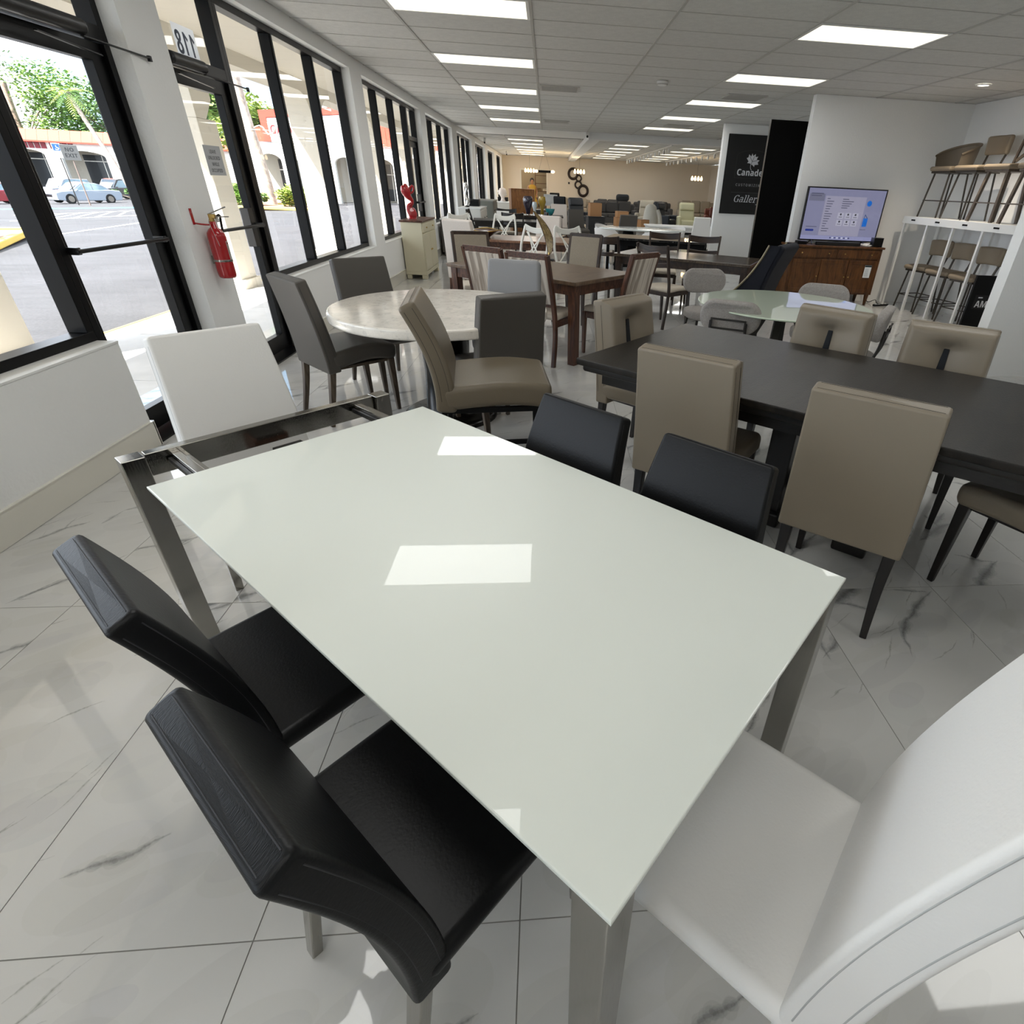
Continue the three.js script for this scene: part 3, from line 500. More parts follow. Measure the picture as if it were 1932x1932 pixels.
{
  const t = thing('no_exit_sign', 'grey no exit sign board on a thin post in the car park', 'sign', [-32.9, G(-32.9), -48], .55);
  const tx = canvasTex(256, 256, (g, w, h) => { g.fillStyle = '#4d4c4a'; g.fillRect(0, 0, w, h); g.fillStyle = '#08080a'; g.font = 'bold 92px sans-serif'; g.textAlign = 'center'; g.fillText('NO', w / 2, 112); g.fillText('EXIT', w / 2, 212, 230); });
  obj('post', cyl(.045, .04, 3.6, 0, 0, 0, 10), mat(0x6f5f56, .7), t);
  obj('board', box(-.46, .46, 2.75, 3.65, .045, .06, .003), mat(0x999690, .6), t); const p = printed(.9, .88, tx, t); p.position.set(0, 3.2, .063);
  const b = thing('parking_sign', 'blue and white accessible parking sign left of the no exit board', 'sign', [-33.95, G(-33.95), -48.4], .55);
  const t2 = canvasTex(96, 192, (g) => { g.fillStyle = '#b8bbbf'; g.fillRect(0, 0, 96, 192); g.fillStyle = '#1d4c8c'; g.fillRect(6, 6, 84, 92); g.strokeStyle = '#fff'; g.lineWidth = 8; g.beginPath(); g.arc(48, 64, 20, -.6, 2.6); g.stroke(); g.beginPath(); g.moveTo(46, 26); g.lineTo(48, 56); g.lineTo(66, 58); g.lineTo(72, 78); g.stroke(); });
  obj('post', cyl(.04, .04, 3.6, 0, 0, 0, 10), MT.darkSteel, b); obj('board', box(-.24, .24, 2.9, 3.75, .04, .055, .003), MT.white, b); const q = printed(.46, .82, t2, b); q.position.set(0, 3.325, .058);
}
// ---------------------------------------------------------------- seating, each kind built once and copied
function upholstered(o) {
  const g = new THREE.Group(), { w, wt, d, sh, st, bh, lean, bt, m, seam } = o, y0 = o.backLow ?? sh - st, zb = -d / 2 + bt * .5;
  const P = (t, off = 0) => V(0, mix(y0, bh, t), zb - lean * Math.pow(t, o.curve ?? 1.5) + (o.belly ?? 0) * Math.sin(Math.PI * t) + off);
  const path = []; for (let i = 0; i <= 8; i++) path.push(P(i / 8));
  const wf = (t) => mix(w, wt, Math.pow(t, 1.2)), tf = (t) => bt * mix(1.15, .95, t);
  const tg = P(1).sub(P(.97)).normalize(), nv = V(0, -tg.z, tg.y);
  obj('backrest', sweep(path, wf, tf, { r: o.r ?? .01, cap: o.r ?? .01, n: 3, seg: 16 }), m, g);
  obj('seat', [sweep([V(0, sh - st / 2, d / 2), V(0, sh - st / 2 + (o.dome ?? .008), d * .1), V(0, sh - st / 2, -d / 2 + bt * .3)], w, st, { r: Math.min(.032, st * .45), cap: Math.min(.03, st * .4), n: 4, seg: 12 })], m, g);
  if (seam) {
    const rr = o.r ?? .01, s = [], x = wt / 2 - rr - .006, z = P(1).z, h = bt * .95 / 2, sg = (k, off) => tube([.12, .25, .4, .55, .7, .85, .955].map((t) => { const a = P(t), q = P(t + .02).sub(a).normalize(); return [k * (wf(t) / 2 - .0006), a.y - q.z * off, a.z + q.y * off]; }), .0016, 24, 5);
    for (const f of [-1, 1]) { const c = P(1).addScaledVector(nv, f * (h - rr - .003)).addScaledVector(tg, -.0005); s.push(tube([[-x, c.y, c.z], [0, c.y, c.z], [x, c.y, c.z]], .0013, 6, 5)); }
    for (const k of [-1, 1]) s.push(sg(k, -h + rr + .002), sg(k, h - rr - .002));
    obj('seam', s, seam, g);
  }
  if (o.key) {                                       // two soft lobes with a dark slot between, on the front of the back
    const yA = sh + .004, yB = bh - .001, H = yB - yA, slot = .74;
    obj('front_pad', grid(48, 40, (u, v) => {
      const y = yA + H * v, t = (y - y0) / (bh - y0), W = wf(t) - .001, x = (u - .5) * W, c = P(t, tf(t) / 2).z - .012, e = Math.min(1, Math.min(u, 1 - u) * W / .03, Math.min(v, 1 - v) * H / .03), q = Math.sqrt(1 - (1 - e) * (1 - e));
      const dy = Math.max(0, v - slot) * H, ds = Math.hypot(Math.max(0, Math.abs(x) - .012), dy), dent = 1 - Math.exp(-Math.pow(ds / .065, 1.2)), fold = v > slot ? mix(dent, 1, sstep(.0, .09, dy)) : dent;
      return V(x, y, c + .008 + .066 * q * (.08 + .92 * fold));
    }), m, g);
    const ts = (yA + H * .35 - y0) / (bh - y0); const gA = P((yA - y0) / (bh - y0), bt / 2 + .004), gB = P((yA + H * slot - y0) / (bh - y0), bt / 2 + .004);
    obj('slot_insert', sweep([gA, P(ts, bt / 2 + .005), gB], (t) => mix(.06, .026, t), .012, { r: .004, cap: .004 }), MT.charFabric, g);
  }
  const lx = w / 2 - .035, fz = d / 2 - .045, rz = -d / 2 + .03, lm = o.legMat, ly = sh - st + .012;
  if (o.leg === 'steel') {
    for (const k of [-1, 1]) { const a = obj('leg', sweep([V(k * (lx + .01), 0, fz + .012), V(k * (lx + .01), ly, fz)], (t) => mix(.03, .042, t), .024, { r: .003, cap: .001 }), lm, g); obj('foot_glide', bx(.024, .006, .02, k * (lx + .01), -.0005, fz + .012, .002), MT.rubber, a); const b = obj('leg', sweep([V(k * lx, 0, rz - lean * .75), V(k * lx, ly, rz)], (t) => mix(.03, .042, t), .024, { r: .003, cap: .001 }), lm, g); obj('foot_glide', bx(.024, .006, .02, k * lx, -.0005, rz - lean * .75, .002), MT.rubber, b); }
    obj('seat_frame', [box(-lx, lx, ly - .03, ly, fz - .012, fz + .012, .003), box(-lx, lx, ly - .03, ly, rz - .012, rz + .012, .003)], lm, g);
  } else if (o.leg === 'metalbox') {
    for (const k of [-1, 1]) { obj('leg', [bx(.026, ly, .026, k * lx, 0, fz, .002)], lm, g); obj('leg', [bx(.026, ly, .026, k * lx, 0, rz, .002)], lm, g); obj('side_rail', [box(k * lx - .012, k * lx + .012, ly - .028, ly - .002, rz, fz, .002), box(k * lx - .012, k * lx + .012, .14, .166, rz + .013, fz - .013, .002)], lm, g); }
    obj('footrest', [box(-lx, lx, .14, .166, fz - .013, fz + .013, .002), box(-lx, lx, ly - .028, ly - .002, fz - .013, fz + .013, .002)], lm, g);
  } else {
    for (const k of [-1, 1]) { obj('leg', sweep([V(k * lx, 0, fz + .01), V(k * lx, ly, fz)], (t) => mix(.026, .046, t), (t) => mix(.026, .046, t), { r: .004, cap: .002 }), lm, g); obj('leg', sweep([V(k * (lx + .012), 0, rz - (o.splay ?? lean)), V(k * lx, ly * .55, rz - (o.splay ?? lean) * .4), V(k * lx, ly, rz)], (t) => mix(.026, .046, t), (t) => mix(.026, .042, t), { r: .004, cap: .002 }), lm, g); }
    obj('seat_frame', box(-lx, lx, ly - .02, ly, rz, fz, .004), lm, g);
  }
  return g;
}
const blackChair = upholstered({ w: .445, wt: .35, d: .44, sh: .475, st: .05, bh: .865, lean: .105, bt: .06, curve: 1.4, belly: .02, m: MT.blackLeather, seam: MT.seamGrey, leg: 'steel', legMat: MT.steel, backLow: .41 });
const whiteChair = upholstered({ w: .425, wt: .345, d: .45, sh: .475, st: .055, bh: 1.02, lean: .1, bt: .07, curve: 1.3, belly: .012, m: MT.whiteLeather, seam: MT.seamLight, leg: 'steel', legMat: MT.steel, backLow: .41 });
const taupeChair = upholstered({ w: .455, wt: .42, d: .5, sh: .5, st: .1, bh: .95, lean: .07, bt: .075, curve: 1.4, m: MT.taupe, seam: MT.seamTaupe, key: true, leg: 'taper', legMat: MT.espresso, backLow: .37, splay: .05 });
const greyChair = upholstered({ w: .46, wt: .43, d: .5, sh: .485, st: .11, bh: .94, lean: .09, bt: .075, curve: 1.5, m: MT.grey, seam: MT.seamGrey, leg: 'taper', legMat: MT.taupeWood, backLow: .36, dome: .03, splay: .08 });
const greyChairL = upholstered({ w: .45, wt: .42, d: .48, sh: .485, st: .1, bh: .98, lean: .08, bt: .08, curve: 1.5, m: MT.greyLight, seam: MT.seamGrey, leg: 'taper', legMat: MT.taupeWood, backLow: .36, r: .03, splay: .08 });
const stoolChair = upholstered({ w: .5, wt: .46, d: .56, sh: .645, st: .12, bh: 1.02, lean: .13, bt: .085, curve: 1.3, belly: .03, m: leather(0x6f6555, .38), seam: MT.seamTaupe, leg: 'metalbox', legMat: MT.black, backLow: .52, dome: .02, r: .018 });
const slipChair = upholstered({ w: .48, wt: .44, d: .5, sh: .5, st: .14, bh: 1.03, lean: .1, bt: .09, m: MT.slip, leg: 'taper', legMat: MT.walnut, backLow: .26, r: .02, splay: .04 });
function seatAt(proto, name, label, cat, group, mx, mz, nx, nz, back) {   // mx,mz: middle of the back's top edge; n: where the chair faces
  const l = Math.hypot(nx, nz); return place(proto, [mx + nx / l * back, 0, mz + nz / l * back], face(nx, nz), name, label, cat, group);
}
// --- the white glass extension table
const TU = [.7255, .6882], TV = [.6882, -.7255];       // along the table and across it, in plan
{
  const t = thing('glass_table', 'white glass top extension table with brushed steel legs, pulled open at the far end', 'table', [-.211, 0, -1.187], -Math.atan2(.6882, .7255));
  const gl = plate([[-.81, -.4475], [.81, -.4475], [.81, .4475], [-.81, .4475]], .006, .0025).rotateX(-Math.PI / 2).translate(0, .731, 0);
  obj('glass_top', gl, mat(0xe8ece4, .3, { clearcoat: .62, clearcoatRoughness: .012, ior: 1.5, specularIntensity: .3 }), t);
  obj('top_frame', [box(-.78, .78, .675, .727, -.43, -.4, .003), box(-.78, .78, .675, .727, .4, .43, .003), box(.75, .78, .675, .727, -.4, .4, .003), box(-.78, -.75, .69, .727, -.4, .4, .003)], MT.steel, t);
  const corners = [[.776, .416, 'near'], [.776, -.416], [-1.07, .42], [-1.07, -.42]];
  for (const [x, z] of corners) { const top = x < 0 ? .735 : .726; const l = obj('leg', bx(.062, top - .006, .062, x, .006, z, .003), MT.steel, t); obj('leg_foot', bx(.05, .008, .05, x, -.001, z, .002), MT.rubber, l); }
  obj('end_rail', [box(-1.095, -1.06, .66, .735, -.385, .385, .003)], MT.steel, t);
  for (const z of [-.31, .31]) { const s = obj('slide_rail', [box(-1.06, -.2, .685, .725, z - .012, z + .012, .002), box(-1.06, -.2, .69, .715, z - .03, z - .016, .002)], MT.steel, t); obj('slide_channel', box(-1.05, -.3, .694, .71, z + .013, z + .024, .001), MT.blackPlastic, s); }
  obj('leaf_block', box(-1.0, -.9, .6, .66, -.06, .06, .003), MT.walnut, t);
  obj('leaf_support', box(-1.0, -.5, .655, .668, -.05, .05, .002), MT.darkSteel, t);
}
const bB = .22 + .075;                                  // black chair: seat middle to back top
const near = (px, pz, l, n) => seatAt(blackChair, 'black_chair', l, 'chair', 0, px, pz, TV[0], TV[1], bB);
near(-.82, -.84, 'black leather dining chair at the left side of the glass table, nearer its open end');
near(-.418, -.44, 'black leather dining chair nearest the camera, at the left side of the glass table');
seatAt(blackChair, 'black_chair', 'black leather chair across the glass table, the one by the taupe counter chair', 'chair', 0, .125, -1.755, -TV[0], -TV[1], bB);
seatAt(blackChair, 'black_chair', 'black leather chair across the glass table, between the two taupe chair backs', 'chair', 0, .49, -1.4, -TV[0], -TV[1], bB);
seatAt(whiteChair, 'white_chair', 'white leather chair behind the open end rail, by the doors', 'chair', 0, -1.185, -2.035, TU[0], TU[1], .285);
seatAt(whiteChair, 'white_chair', 'white leather chair cut off by the lower right corner', 'chair', 0, .566, -.338, -TU[0], -TU[1], .285);
// --- round table
{
  const t = thing('round_table', 'round pale stone top dining table with a dark drum pedestal', 'table', [-.72, 0, -3.92]);
  const stone = dataTex(512, 512, (u, v) => { const n = fbm(u * 10, v * 10, 10, 5, 81), s = hash(u * 512, v * 512, 83), k = .92 + .13 * (n - .5) + .06 * (s - .5) - (fbm(u * 40, v * 40, 40, 2, 85) > .68 ? .05 : 0); return [k, k * .97, k * .92]; }, { rx: 1, ry: 1 });
  obj('tabletop', boxUV(lathe([[0, .7], [.68, .7], [.706, .706], [.71, .718], [.71, .752], [.706, .762], [.696, .766], [0, .766]], 72)), mat(0xffffff, .22, { map: stone, clearcoat: .5, clearcoatRoughness: .08 }), t);
  obj('pedestal', lathe([[.33, 0], [.33, .03], [.3, .05], [.17, .07], [.155, .35], [.17, .66], [.3, .69], [.3, .701]], 48), mat(0x171513, .25, { metalness: .3 }), t);
}
place(greyChair, [-1.42, 0, -4.02], face(.72, -.7), 'grey_chair', 'dark grey leather chair left of the round table, seen from behind by the door', 'chair');
seatAt(greyChair, 'grey_chair', 'dark grey leather chair behind the round table, under the window', 'chair', 0, -1.52, -4.88, .68, .73, .32);
seatAt(greyChairL, 'grey_chair', 'light grey leather chair at the far right of the round table', 'chair', 0, -.26, -4.75, -.2, .98, .3);
seatAt(greyChair, 'grey_chair', 'dark grey leather chair turned with its back to the camera, right of the round table', 'chair', 0, -.2, -3.37, -.52, -.855, .32);
seatAt(stoolChair, 'counter_chair', 'taupe leather counter chair on black metal legs, in front of the round table', 'chair', 0, -.66, -2.8, .98, -.12, .37);
// --- dark dining table
{
  const th = Math.atan2(.653, .757), t = thing('dining_table', 'large dark wood dining table with a moulded edge among taupe chairs', 'table', [1.42, 0, -2.375], -th);
  const L = 1.2, W = .575;
  obj('tabletop', boxUV(sweep([V(-L, .745, 0), V(L, .745, 0)], W * 2, .034, { side: V(0, 0, 1), r: .006, cap: .006, n: 2 })), MT.charcoalTop, t);
  obj('edge_moulding', [sweep([V(-L + .02, .714, -W + .04), V(L - .02, .714, -W + .04)], .03, .04, { side: V(0, 0, 1), r: .012 }), sweep([V(-L + .02, .714, W - .04), V(L - .02, .714, W - .04)], .03, .04, { side: V(0, 0, 1), r: .012 }), sweep([V(-L + .04, .714, -W + .05), V(-L + .04, .714, W - .05)], .03, .04, { r: .012 }), sweep([V(L - .04, .714, -W + .05), V(L - .04, .714, W - .05)], .03, .04, { r: .012 })], MT.charcoal, t);
  obj('apron', [box(-L + .1, L - .1, .63, .728, -W + .09, -W + .115), box(-L + .1, L - .1, .63, .728, W - .115, W - .09), box(-L + .1, -L + .125, .63, .728, -W + .115, W - .115), box(L - .125, L - .1, .63, .728, -W + .115, W - .115)], MT.charcoal, t);
  for (const x of [-.22, .22]) { const p = obj('pedestal', [sweep([V(x, .08, 0), V(x, .64, 0)], .12, (s) => mix(.36, .32, s), { r: .006, cap: .002 })], MT.charcoal, t); obj('pedestal_foot', bx(.16, .08, .44, x, 0, 0, .012), MT.charcoal, p); }
  obj('stretcher', box(-.2, .2, .16, .24, -.04, .04, .005), MT.charcoal, t);
}
const tB = .25 + .035;
seatAt(taupeChair, 'taupe_chair', 'taupe chair with its plain back to the camera, behind the two black chairs', 'chair', 0, .545, -2.115, .6, -.8, tB);
seatAt(taupeChair, 'taupe_chair', 'taupe chair with its plain back to the camera, nearer the right edge', 'chair', 0, 1.07, -1.62, .62, -.785, tB);
seatAt(taupeChair, 'taupe_chair', 'taupe leather chair with a slotted back at the left end of the dark table', 'chair', 0, .42, -3.375, .71, .7, tB);
seatAt(taupeChair, 'taupe_chair', 'taupe chair with slotted back across the dark table, before the green glass table', 'chair', 0, 1.69, -3.19, -.7, .71, tB);
seatAt(taupeChair, 'taupe_chair', 'taupe chair with slotted back across the dark table, nearest the partition', 'chair', 0, 2.15, -2.81, -.58, .81, tB);
place(taupeChair, [2.02, 0, -1.75], face(-.45, -.89), 'taupe_chair', 'taupe leather chair cut off by the right edge, only its seat and black leg showing', 'chair');
// --- pale green glass table with rounded pad chairs
{
  const t = thing('glass_round_table', 'round pale green frosted glass table on dark splayed legs', 'table', [1.88, 0, -4.46]);
  obj('glass_top', lathe([[0, .738], [.672, .738], [.68, .742], [.68, .748], [.674, .752], [0, .752]], 72), mat(0xc9d6bf, .3, { clearcoat: 1, clearcoatRoughness: .02 }), t);
  for (let i = 0; i < 4; i++) { const a = .5 + i * Math.PI / 2, c = Math.cos(a), s = Math.sin(a); obj('leg', bar([c * .42, 0, s * .42], [c * .1, .72, s * .1], .06, .03, .004), MT.darkSteel, t); }
  obj('hub', cyl(.14, .2, .03, 0, .708, 0, 32), MT.darkSteel, t);
}
function padChair() {
  const g = new THREE.Group(), m = MT.greyFabric;
  const pill = (w, h, r) => { const s = new THREE.Shape(); s.moveTo(-w / 2 + r, -h / 2); s.lineTo(w / 2 - r, -h / 2); s.absarc(w / 2 - r, -h / 2 + r, r, -Math.PI / 2, 0); s.lineTo(w / 2, h / 2 - r); s.absarc(w / 2 - r, h / 2 - r, r, 0, Math.PI / 2); s.lineTo(-w / 2 + r, h / 2); s.absarc(-w / 2 + r, h / 2 - r, r, Math.PI / 2, Math.PI); s.lineTo(-w / 2, -h / 2 + r); s.absarc(-w / 2 + r, -h / 2 + r, r, Math.PI, Math.PI * 1.5); return s; };
  const bend = (geo, k) => { const p = geo.attributes.position; for (let i = 0; i < p.count; i++) p.setZ(i, p.getZ(i) + k * p.getX(i) * p.getX(i)); geo.computeVertexNormals(); return geo; };
  const b = new THREE.ExtrudeGeometry(pill(.41, .19, .088), { depth: .03, bevelEnabled: true, bevelSize: .02, bevelThickness: .02, bevelSegments: 4, curveSegments: 14 });
  obj('backrest', bend(b.translate(0, 0, -.015), .5).rotateX(-.12).translate(0, .71, -.235), m, g);
  const s = new THREE.ExtrudeGeometry(pill(.42, .38, .14), { depth: .03, bevelEnabled: true, bevelSize: .025, bevelThickness: .025, bevelSegments: 4, curveSegments: 14 });
  obj('seat', s.rotateX(-Math.PI / 2).translate(0, .415, -.01), m, g);
  obj('back_bracket', [bx(.26, .014, .01, 0, .69, -.282, .003), bx(.26, .014, .01, 0, .625, -.275, .003), bx(.014, .075, .01, -.125, .628, -.278, .003), bx(.014, .075, .01, .125, .628, -.278, .003)], MT.darkSteel, g);
  for (const k of [-1, 1]) { obj('back_post', [tube([[k * .14, .4, -.2], [k * .135, .52, -.25], [k * .13, .68, -.272]], .011, 10, 8)], MT.darkSteel, g); obj('leg', bar([k * .2, 0, .2], [k * .16, .41, .14], .022, .022), MT.darkSteel, g); obj('leg', bar([k * .2, 0, -.24], [k * .15, .41, -.16], .022, .022), MT.darkSteel, g); }
  obj('seat_frame', [box(-.17, .17, .385, .4, -.17, .15, .003)], MT.darkSteel, g);
  return g;
}
const pad = padChair();
seatAt(pad, 'pad_chair', 'grey fabric chair with rounded back, beside the navy wing chair', 'chair', 0, 1.6, -5.95, .1, .995, .25);
seatAt(pad, 'pad_chair', 'grey fabric chair with rounded back seen from behind, beyond the dark table', 'chair', 0, 1.33, -4.08, .45, -.89, .25);
seatAt(pad, 'pad_chair', 'grey fabric chair with rounded back in front of the television cabinet', 'chair', 0, 2.52, -5.12, -.36, .93, .25);
seatAt(pad, 'pad_chair', 'grey fabric chair seen side on between the two slotted taupe backs', 'chair', 0, 2.5, -3.98, -.8, -.6, .25);
// ---------------------------------------------------------------- wooden tables and their chairs
function woodTable(name, label, x, z, turn, L, W, h, m, mt, leg = .08) {
  const t = thing(name, label, 'table', [x, 0, z], turn);
  obj('tabletop', boxUV(box(-L / 2, L / 2, h - .035, h, -W / 2, W / 2, .006)), mt, t);
  const i = .03, q = leg;
  obj('apron', [box(-L / 2 + i + q, L / 2 - i - q, h - .125, h - .035, W / 2 - i - .035, W / 2 - i - .01), box(-L / 2 + i + q, L / 2 - i - q, h - .125, h - .035, -W / 2 + i + .01, -W / 2 + i + .035), box(-L / 2 + i + .01, -L / 2 + i + .035, h - .125, h - .035, -W / 2 + i + q, W / 2 - i - q), box(L / 2 - i - .035, L / 2 - i - .01, h - .125, h - .035, -W / 2 + i + q, W / 2 - i - q)].map((g) => boxUV(g)), m, t);
  for (const a of [-1, 1]) for (const b of [-1, 1]) obj('leg', boxUV(bx(q, h - .035, q, a * (L / 2 - i - q / 2), 0, b * (W / 2 - i - q / 2), .004)), m, t);
  return t;
}
function panelChair(m, fab, fabBack) {                // wooden frame, upholstered back panel and seat
  const g = new THREE.Group(), w = .47, bh = .98, P = (y) => -.22 - Math.pow(Math.max(0, y - .42) / .56, 1.3) * .13;
  for (const k of [-1, 1]) {
    obj('back_post', sweep([V(k * .205, 0, -.25), V(k * .205, .25, -.215), V(k * .205, .45, P(.45)), V(k * .205, .7, P(.7)), V(k * .205, bh, P(bh))], (t) => .036, .04, { r: .004, cap: .003 }), m, g);
    obj('leg', sweep([V(k * .205, 0, .21), V(k * .205, .42, .205)], (t) => mix(.028, .042, t), (t) => mix(.028, .042, t), { r: .004, cap: .002 }), m, g);
    obj('side_rail', box(k * .205 - .012, k * .205 + .012, .36, .42, -.2, .19, .003), m, g);
  }
  obj('top_rail', bx(.42, .05, .034, 0, bh - .04, P(bh - .02), .006), m, g);
  obj('lower_rail', [bx(.39, .035, .028, 0, .54, P(.56), .004), box(-.2, .2, .36, .42, .19, .214, .003)], m, g);
  obj('back_panel', [sweep([V(0, .57, P(.57)), V(0, .75, P(.75)), V(0, .95, P(.95))], .385, .045, { r: .012, cap: .01 })], fab, g);
  obj('seat', [sweep([V(0, .445, .215), V(0, .455, 0), V(0, .445, -.2)], .44, .06, { r: .025, cap: .025, n: 4 })], fabBack, g);
  return g;
}
const walnutChair = panelChair(MT.walnut, MT.stripe, MT.linen), darkPanelChair = panelChair(MT.walnutDark, MT.beigeFabric, MT.linen);
const TD = [.769, .639], TP = [.515, -.857];
woodTable('wood_table', 'brown walnut dining table with square legs, behind the taupe slotted chair', -.08, -6.116, -Math.atan2(.639, .769), 1.686, 1.017, .76, MT.walnut, mat(0xffffff, .3, { map: woodTex(C(0x54402f), C(0x786049), 52), clearcoat: .3, clearcoatRoughness: .2 }));
seatAt(walnutChair, 'framed_chair', 'walnut framed chair with striped back, right behind the light grey chair', 'chair', 0, -.18, -5.2, TP[0], TP[1], .34);
seatAt(walnutChair, 'framed_chair', 'walnut framed chair with striped back, beside the tall slip covered chair', 'chair', 0, -.6, -5.57, TP[0], TP[1], .34);
seatAt(walnutChair, 'framed_chair', 'walnut framed chair with striped back at the right end of the walnut table', 'chair', 0, .9, -5.5, -.72, -.69, .34);
seatAt(darkPanelChair, 'framed_chair', 'dark framed chair with beige back panel on the far side of the walnut table', 'chair', 0, .48, -7.6, -.45, .9, .34);
seatAt(darkPanelChair, 'framed_chair', 'dark framed chair back at the far left corner of the walnut table', 'chair', 0, -.92, -7.3, .3, .95, .34);
function railChair(m) {                                // two curved rails between slender posts
  const g = new THREE.Group(), bh = .95, P = (y) => -.2 - Math.pow(Math.max(0, y - .4) / .55, 1.2) * .14;
  for (const k of [-1, 1]) { obj('back_post', sweep([V(k * .19, 0, -.25), V(k * .2, .42, P(.42)), V(k * .215, .7, P(.7)), V(k * .225, bh, P(bh))], .028, .034, { r: .005, cap: .003 }), m, g); obj('leg', sweep([V(k * .205, 0, .21), V(k * .205, .42, .2)], (t) => mix(.024, .038, t), (t) => mix(.024, .038, t), { r: .004, cap: .002 }), m, g); }
  const rail = (y, h) => sweep([V(-.215, y, P(y)), V(-.1, y - .012, P(y) - .035), V(0, y - .016, P(y) - .045), V(.1, y - .012, P(y) - .035), V(.215, y, P(y))], h, .02, { side: V(0, 1, 0), r: .005, cap: .003 });
  obj('top_rail', rail(bh - .045, .085), m, g); obj('middle_rail', rail(.74, .05), m, g);
  obj('seat_rail', [box(-.2, .2, .38, .425, .185, .207, .003), box(-.2, .2, .38, .425, -.21, -.19, .003), box(-.212, -.19, .38, .425, -.19, .185, .003), box(.19, .212, .38, .425, -.19, .185, .003)], m, g);
  obj('seat', sweep([V(0, .445, .21), V(0, .455, 0), V(0, .445, -.2)], .43, .05, { r: .022, cap: .022, n: 4 }), MT.linen, g);
  return g;
}
const rail = railChair(MT.walnutDark);
woodTable('wood_table', 'dark brown dining table between curved rail chairs, before the black sign', 1.86, -7.8, -.5, 1.8, .92, .76, MT.walnutDark, mat(0xffffff, .22, { map: woodTex(C(0x3c332b), C(0x5a4d40), 53), clearcoat: .4, clearcoatRoughness: .12 }));
seatAt(rail, 'rail_chair', 'brown rail back chair nearest the camera at the dark brown table', 'chair', 0, 1.2, -6.95, .75, -.66, .36);
seatAt(rail, 'rail_chair', 'brown rail back chair left of the dark brown table', 'chair', 0, .72, -8.0, .6, -.8, .36);
seatAt(rail, 'rail_chair', 'brown rail back chair on the far side of the dark brown table, left one', 'chair', 0, 1.78, -9.15, -.2, .98, .36);
seatAt(rail, 'rail_chair', 'brown rail back chair on the far side of the dark brown table, by the sign', 'chair', 0, 2.3, -8.75, -.3, .95, .36);
{
  const t = thing('wing_chair', 'navy velvet wing chair with nailed pale edge, against the black panel', 'chair', [2.14, 0, -6.38], face(-.8, -.6));
  obj('backrest', sweep([V(0, .3, -.26), V(0, .55, -.29), V(0, .8, -.36), V(0, 1.06, -.47)], (s) => mix(.5, .62, s), .09, { r: .03, cap: .03 }), MT.navy, t);
  for (const k of [-1, 1]) { obj('wing', grid(10, 14, (u, v) => { const y = mix(.34, 1.06, v), zb = -.26 - .21 * Math.pow(v, 1.5), reach = .12 + .42 * Math.pow(1 - v, 2.4); return V(k * (.27 + .05 * v), y, zb + u * reach); }), new THREE.MeshPhysicalMaterial({ color: 0x0a0d1a, roughness: .85, side: THREE.DoubleSide }), t); obj('nail_trim', tube([0, .2, .4, .6, .8, 1].map((v) => [k * (.272 + .05 * v), mix(.34, 1.06, v), -.26 - .21 * Math.pow(v, 1.5) + .12 + .42 * Math.pow(1 - v, 2.4)]), .011, 24, 6), mat(0x8d8268, .4, { metalness: .4 }), t); }
  obj('seat', sweep([V(0, .42, .25), V(0, .43, 0), V(0, .42, -.24)], .52, .14, { r: .04, cap: .03 }), MT.navy, t);
  for (const a of [-1, 1]) for (const b of [-1, 1]) obj('leg', sweep([V(a * .22, 0, b * .22), V(a * .2, .36, b * .2)], (s) => mix(.025, .045, s), (s) => mix(.025, .045, s), { r: .004, cap: .002 }), MT.espresso, t);
}
function latticeChair(m) {                             // white chair with interlaced back
  const g = new THREE.Group(), P = (y) => -.2 - Math.pow(Math.max(0, y - .45) / .5, 1.3) * .12;
  for (const k of [-1, 1]) { obj('back_post', sweep([V(k * .19, 0, -.23), V(k * .19, .45, -.2), V(k * .22, .7, P(.7)), V(k * .185, .97, P(.97))], .03, .034, { r: .008, cap: .006 }), m, g); obj('leg', sweep([V(k * .2, 0, .21), V(k * .2, .43, .2)], (t) => mix(.025, .042, t), (t) => mix(.025, .042, t), { r: .006, cap: .003 }), m, g); for (const o of [0, 1]) obj('lattice_strip', [sweep([.52, .62, .72, .82, .9].map((y, i) => V(k * (-.15 + i * .075 + o * .0) * (1 - o * .45) + (o ? k * .04 : 0), y, P(y))), .018, .014, { r: .004, cap: .002 })], m, g); }
  obj('top_rail', sweep([V(-.2, .965, P(.96)), V(-.1, .925, P(.93) - .02), V(0, .915, P(.92) - .025), V(.1, .925, P(.93) - .02), V(.2, .965, P(.96))], .075, .024, { side: V(0, 1, 0), r: .01, cap: .008 }), m, g);
  obj('lower_rail', [bx(.38, .035, .024, 0, .5, P(.52), .006), box(-.2, .2, .38, .43, .18, .205, .004)], m, g);
  obj('seat', sweep([V(0, .45, .21), V(0, .46, 0), V(0, .45, -.2)], .44, .05, { r: .022, cap: .02 }), MT.linen, g);
  return g;
}
const lattice = latticeChair(MT.whitePaint);
seatAt(lattice, 'lattice_chair', 'white chair with interlaced back beside the tall leaf sculpture, left of a pair', 'chair', 0, -.16, -8.85, -.5, .87, .33);
seatAt(lattice, 'lattice_chair', 'white chair with interlaced back, right of the pair beyond the walnut table', 'chair', 0, .28, -8.9, .3, .95, .33);
seatAt(lattice, 'lattice_chair', 'cream chair with interlaced back behind the white slip covered chair', 'chair', 0, -1.62, -11.4, .5, .87, .33);
seatAt(lattice, 'lattice_chair', 'cream chair with interlaced back at the far side of the bowl table', 'chair', 0, -.8, -11.7, -.2, .98, .33);
seatAt(slipChair, 'slip_chair', 'tall off white slip covered chair with walnut feet beside the cream cabinet', 'chair', 0, -1.27, -8.6, .35, -.94, .35);
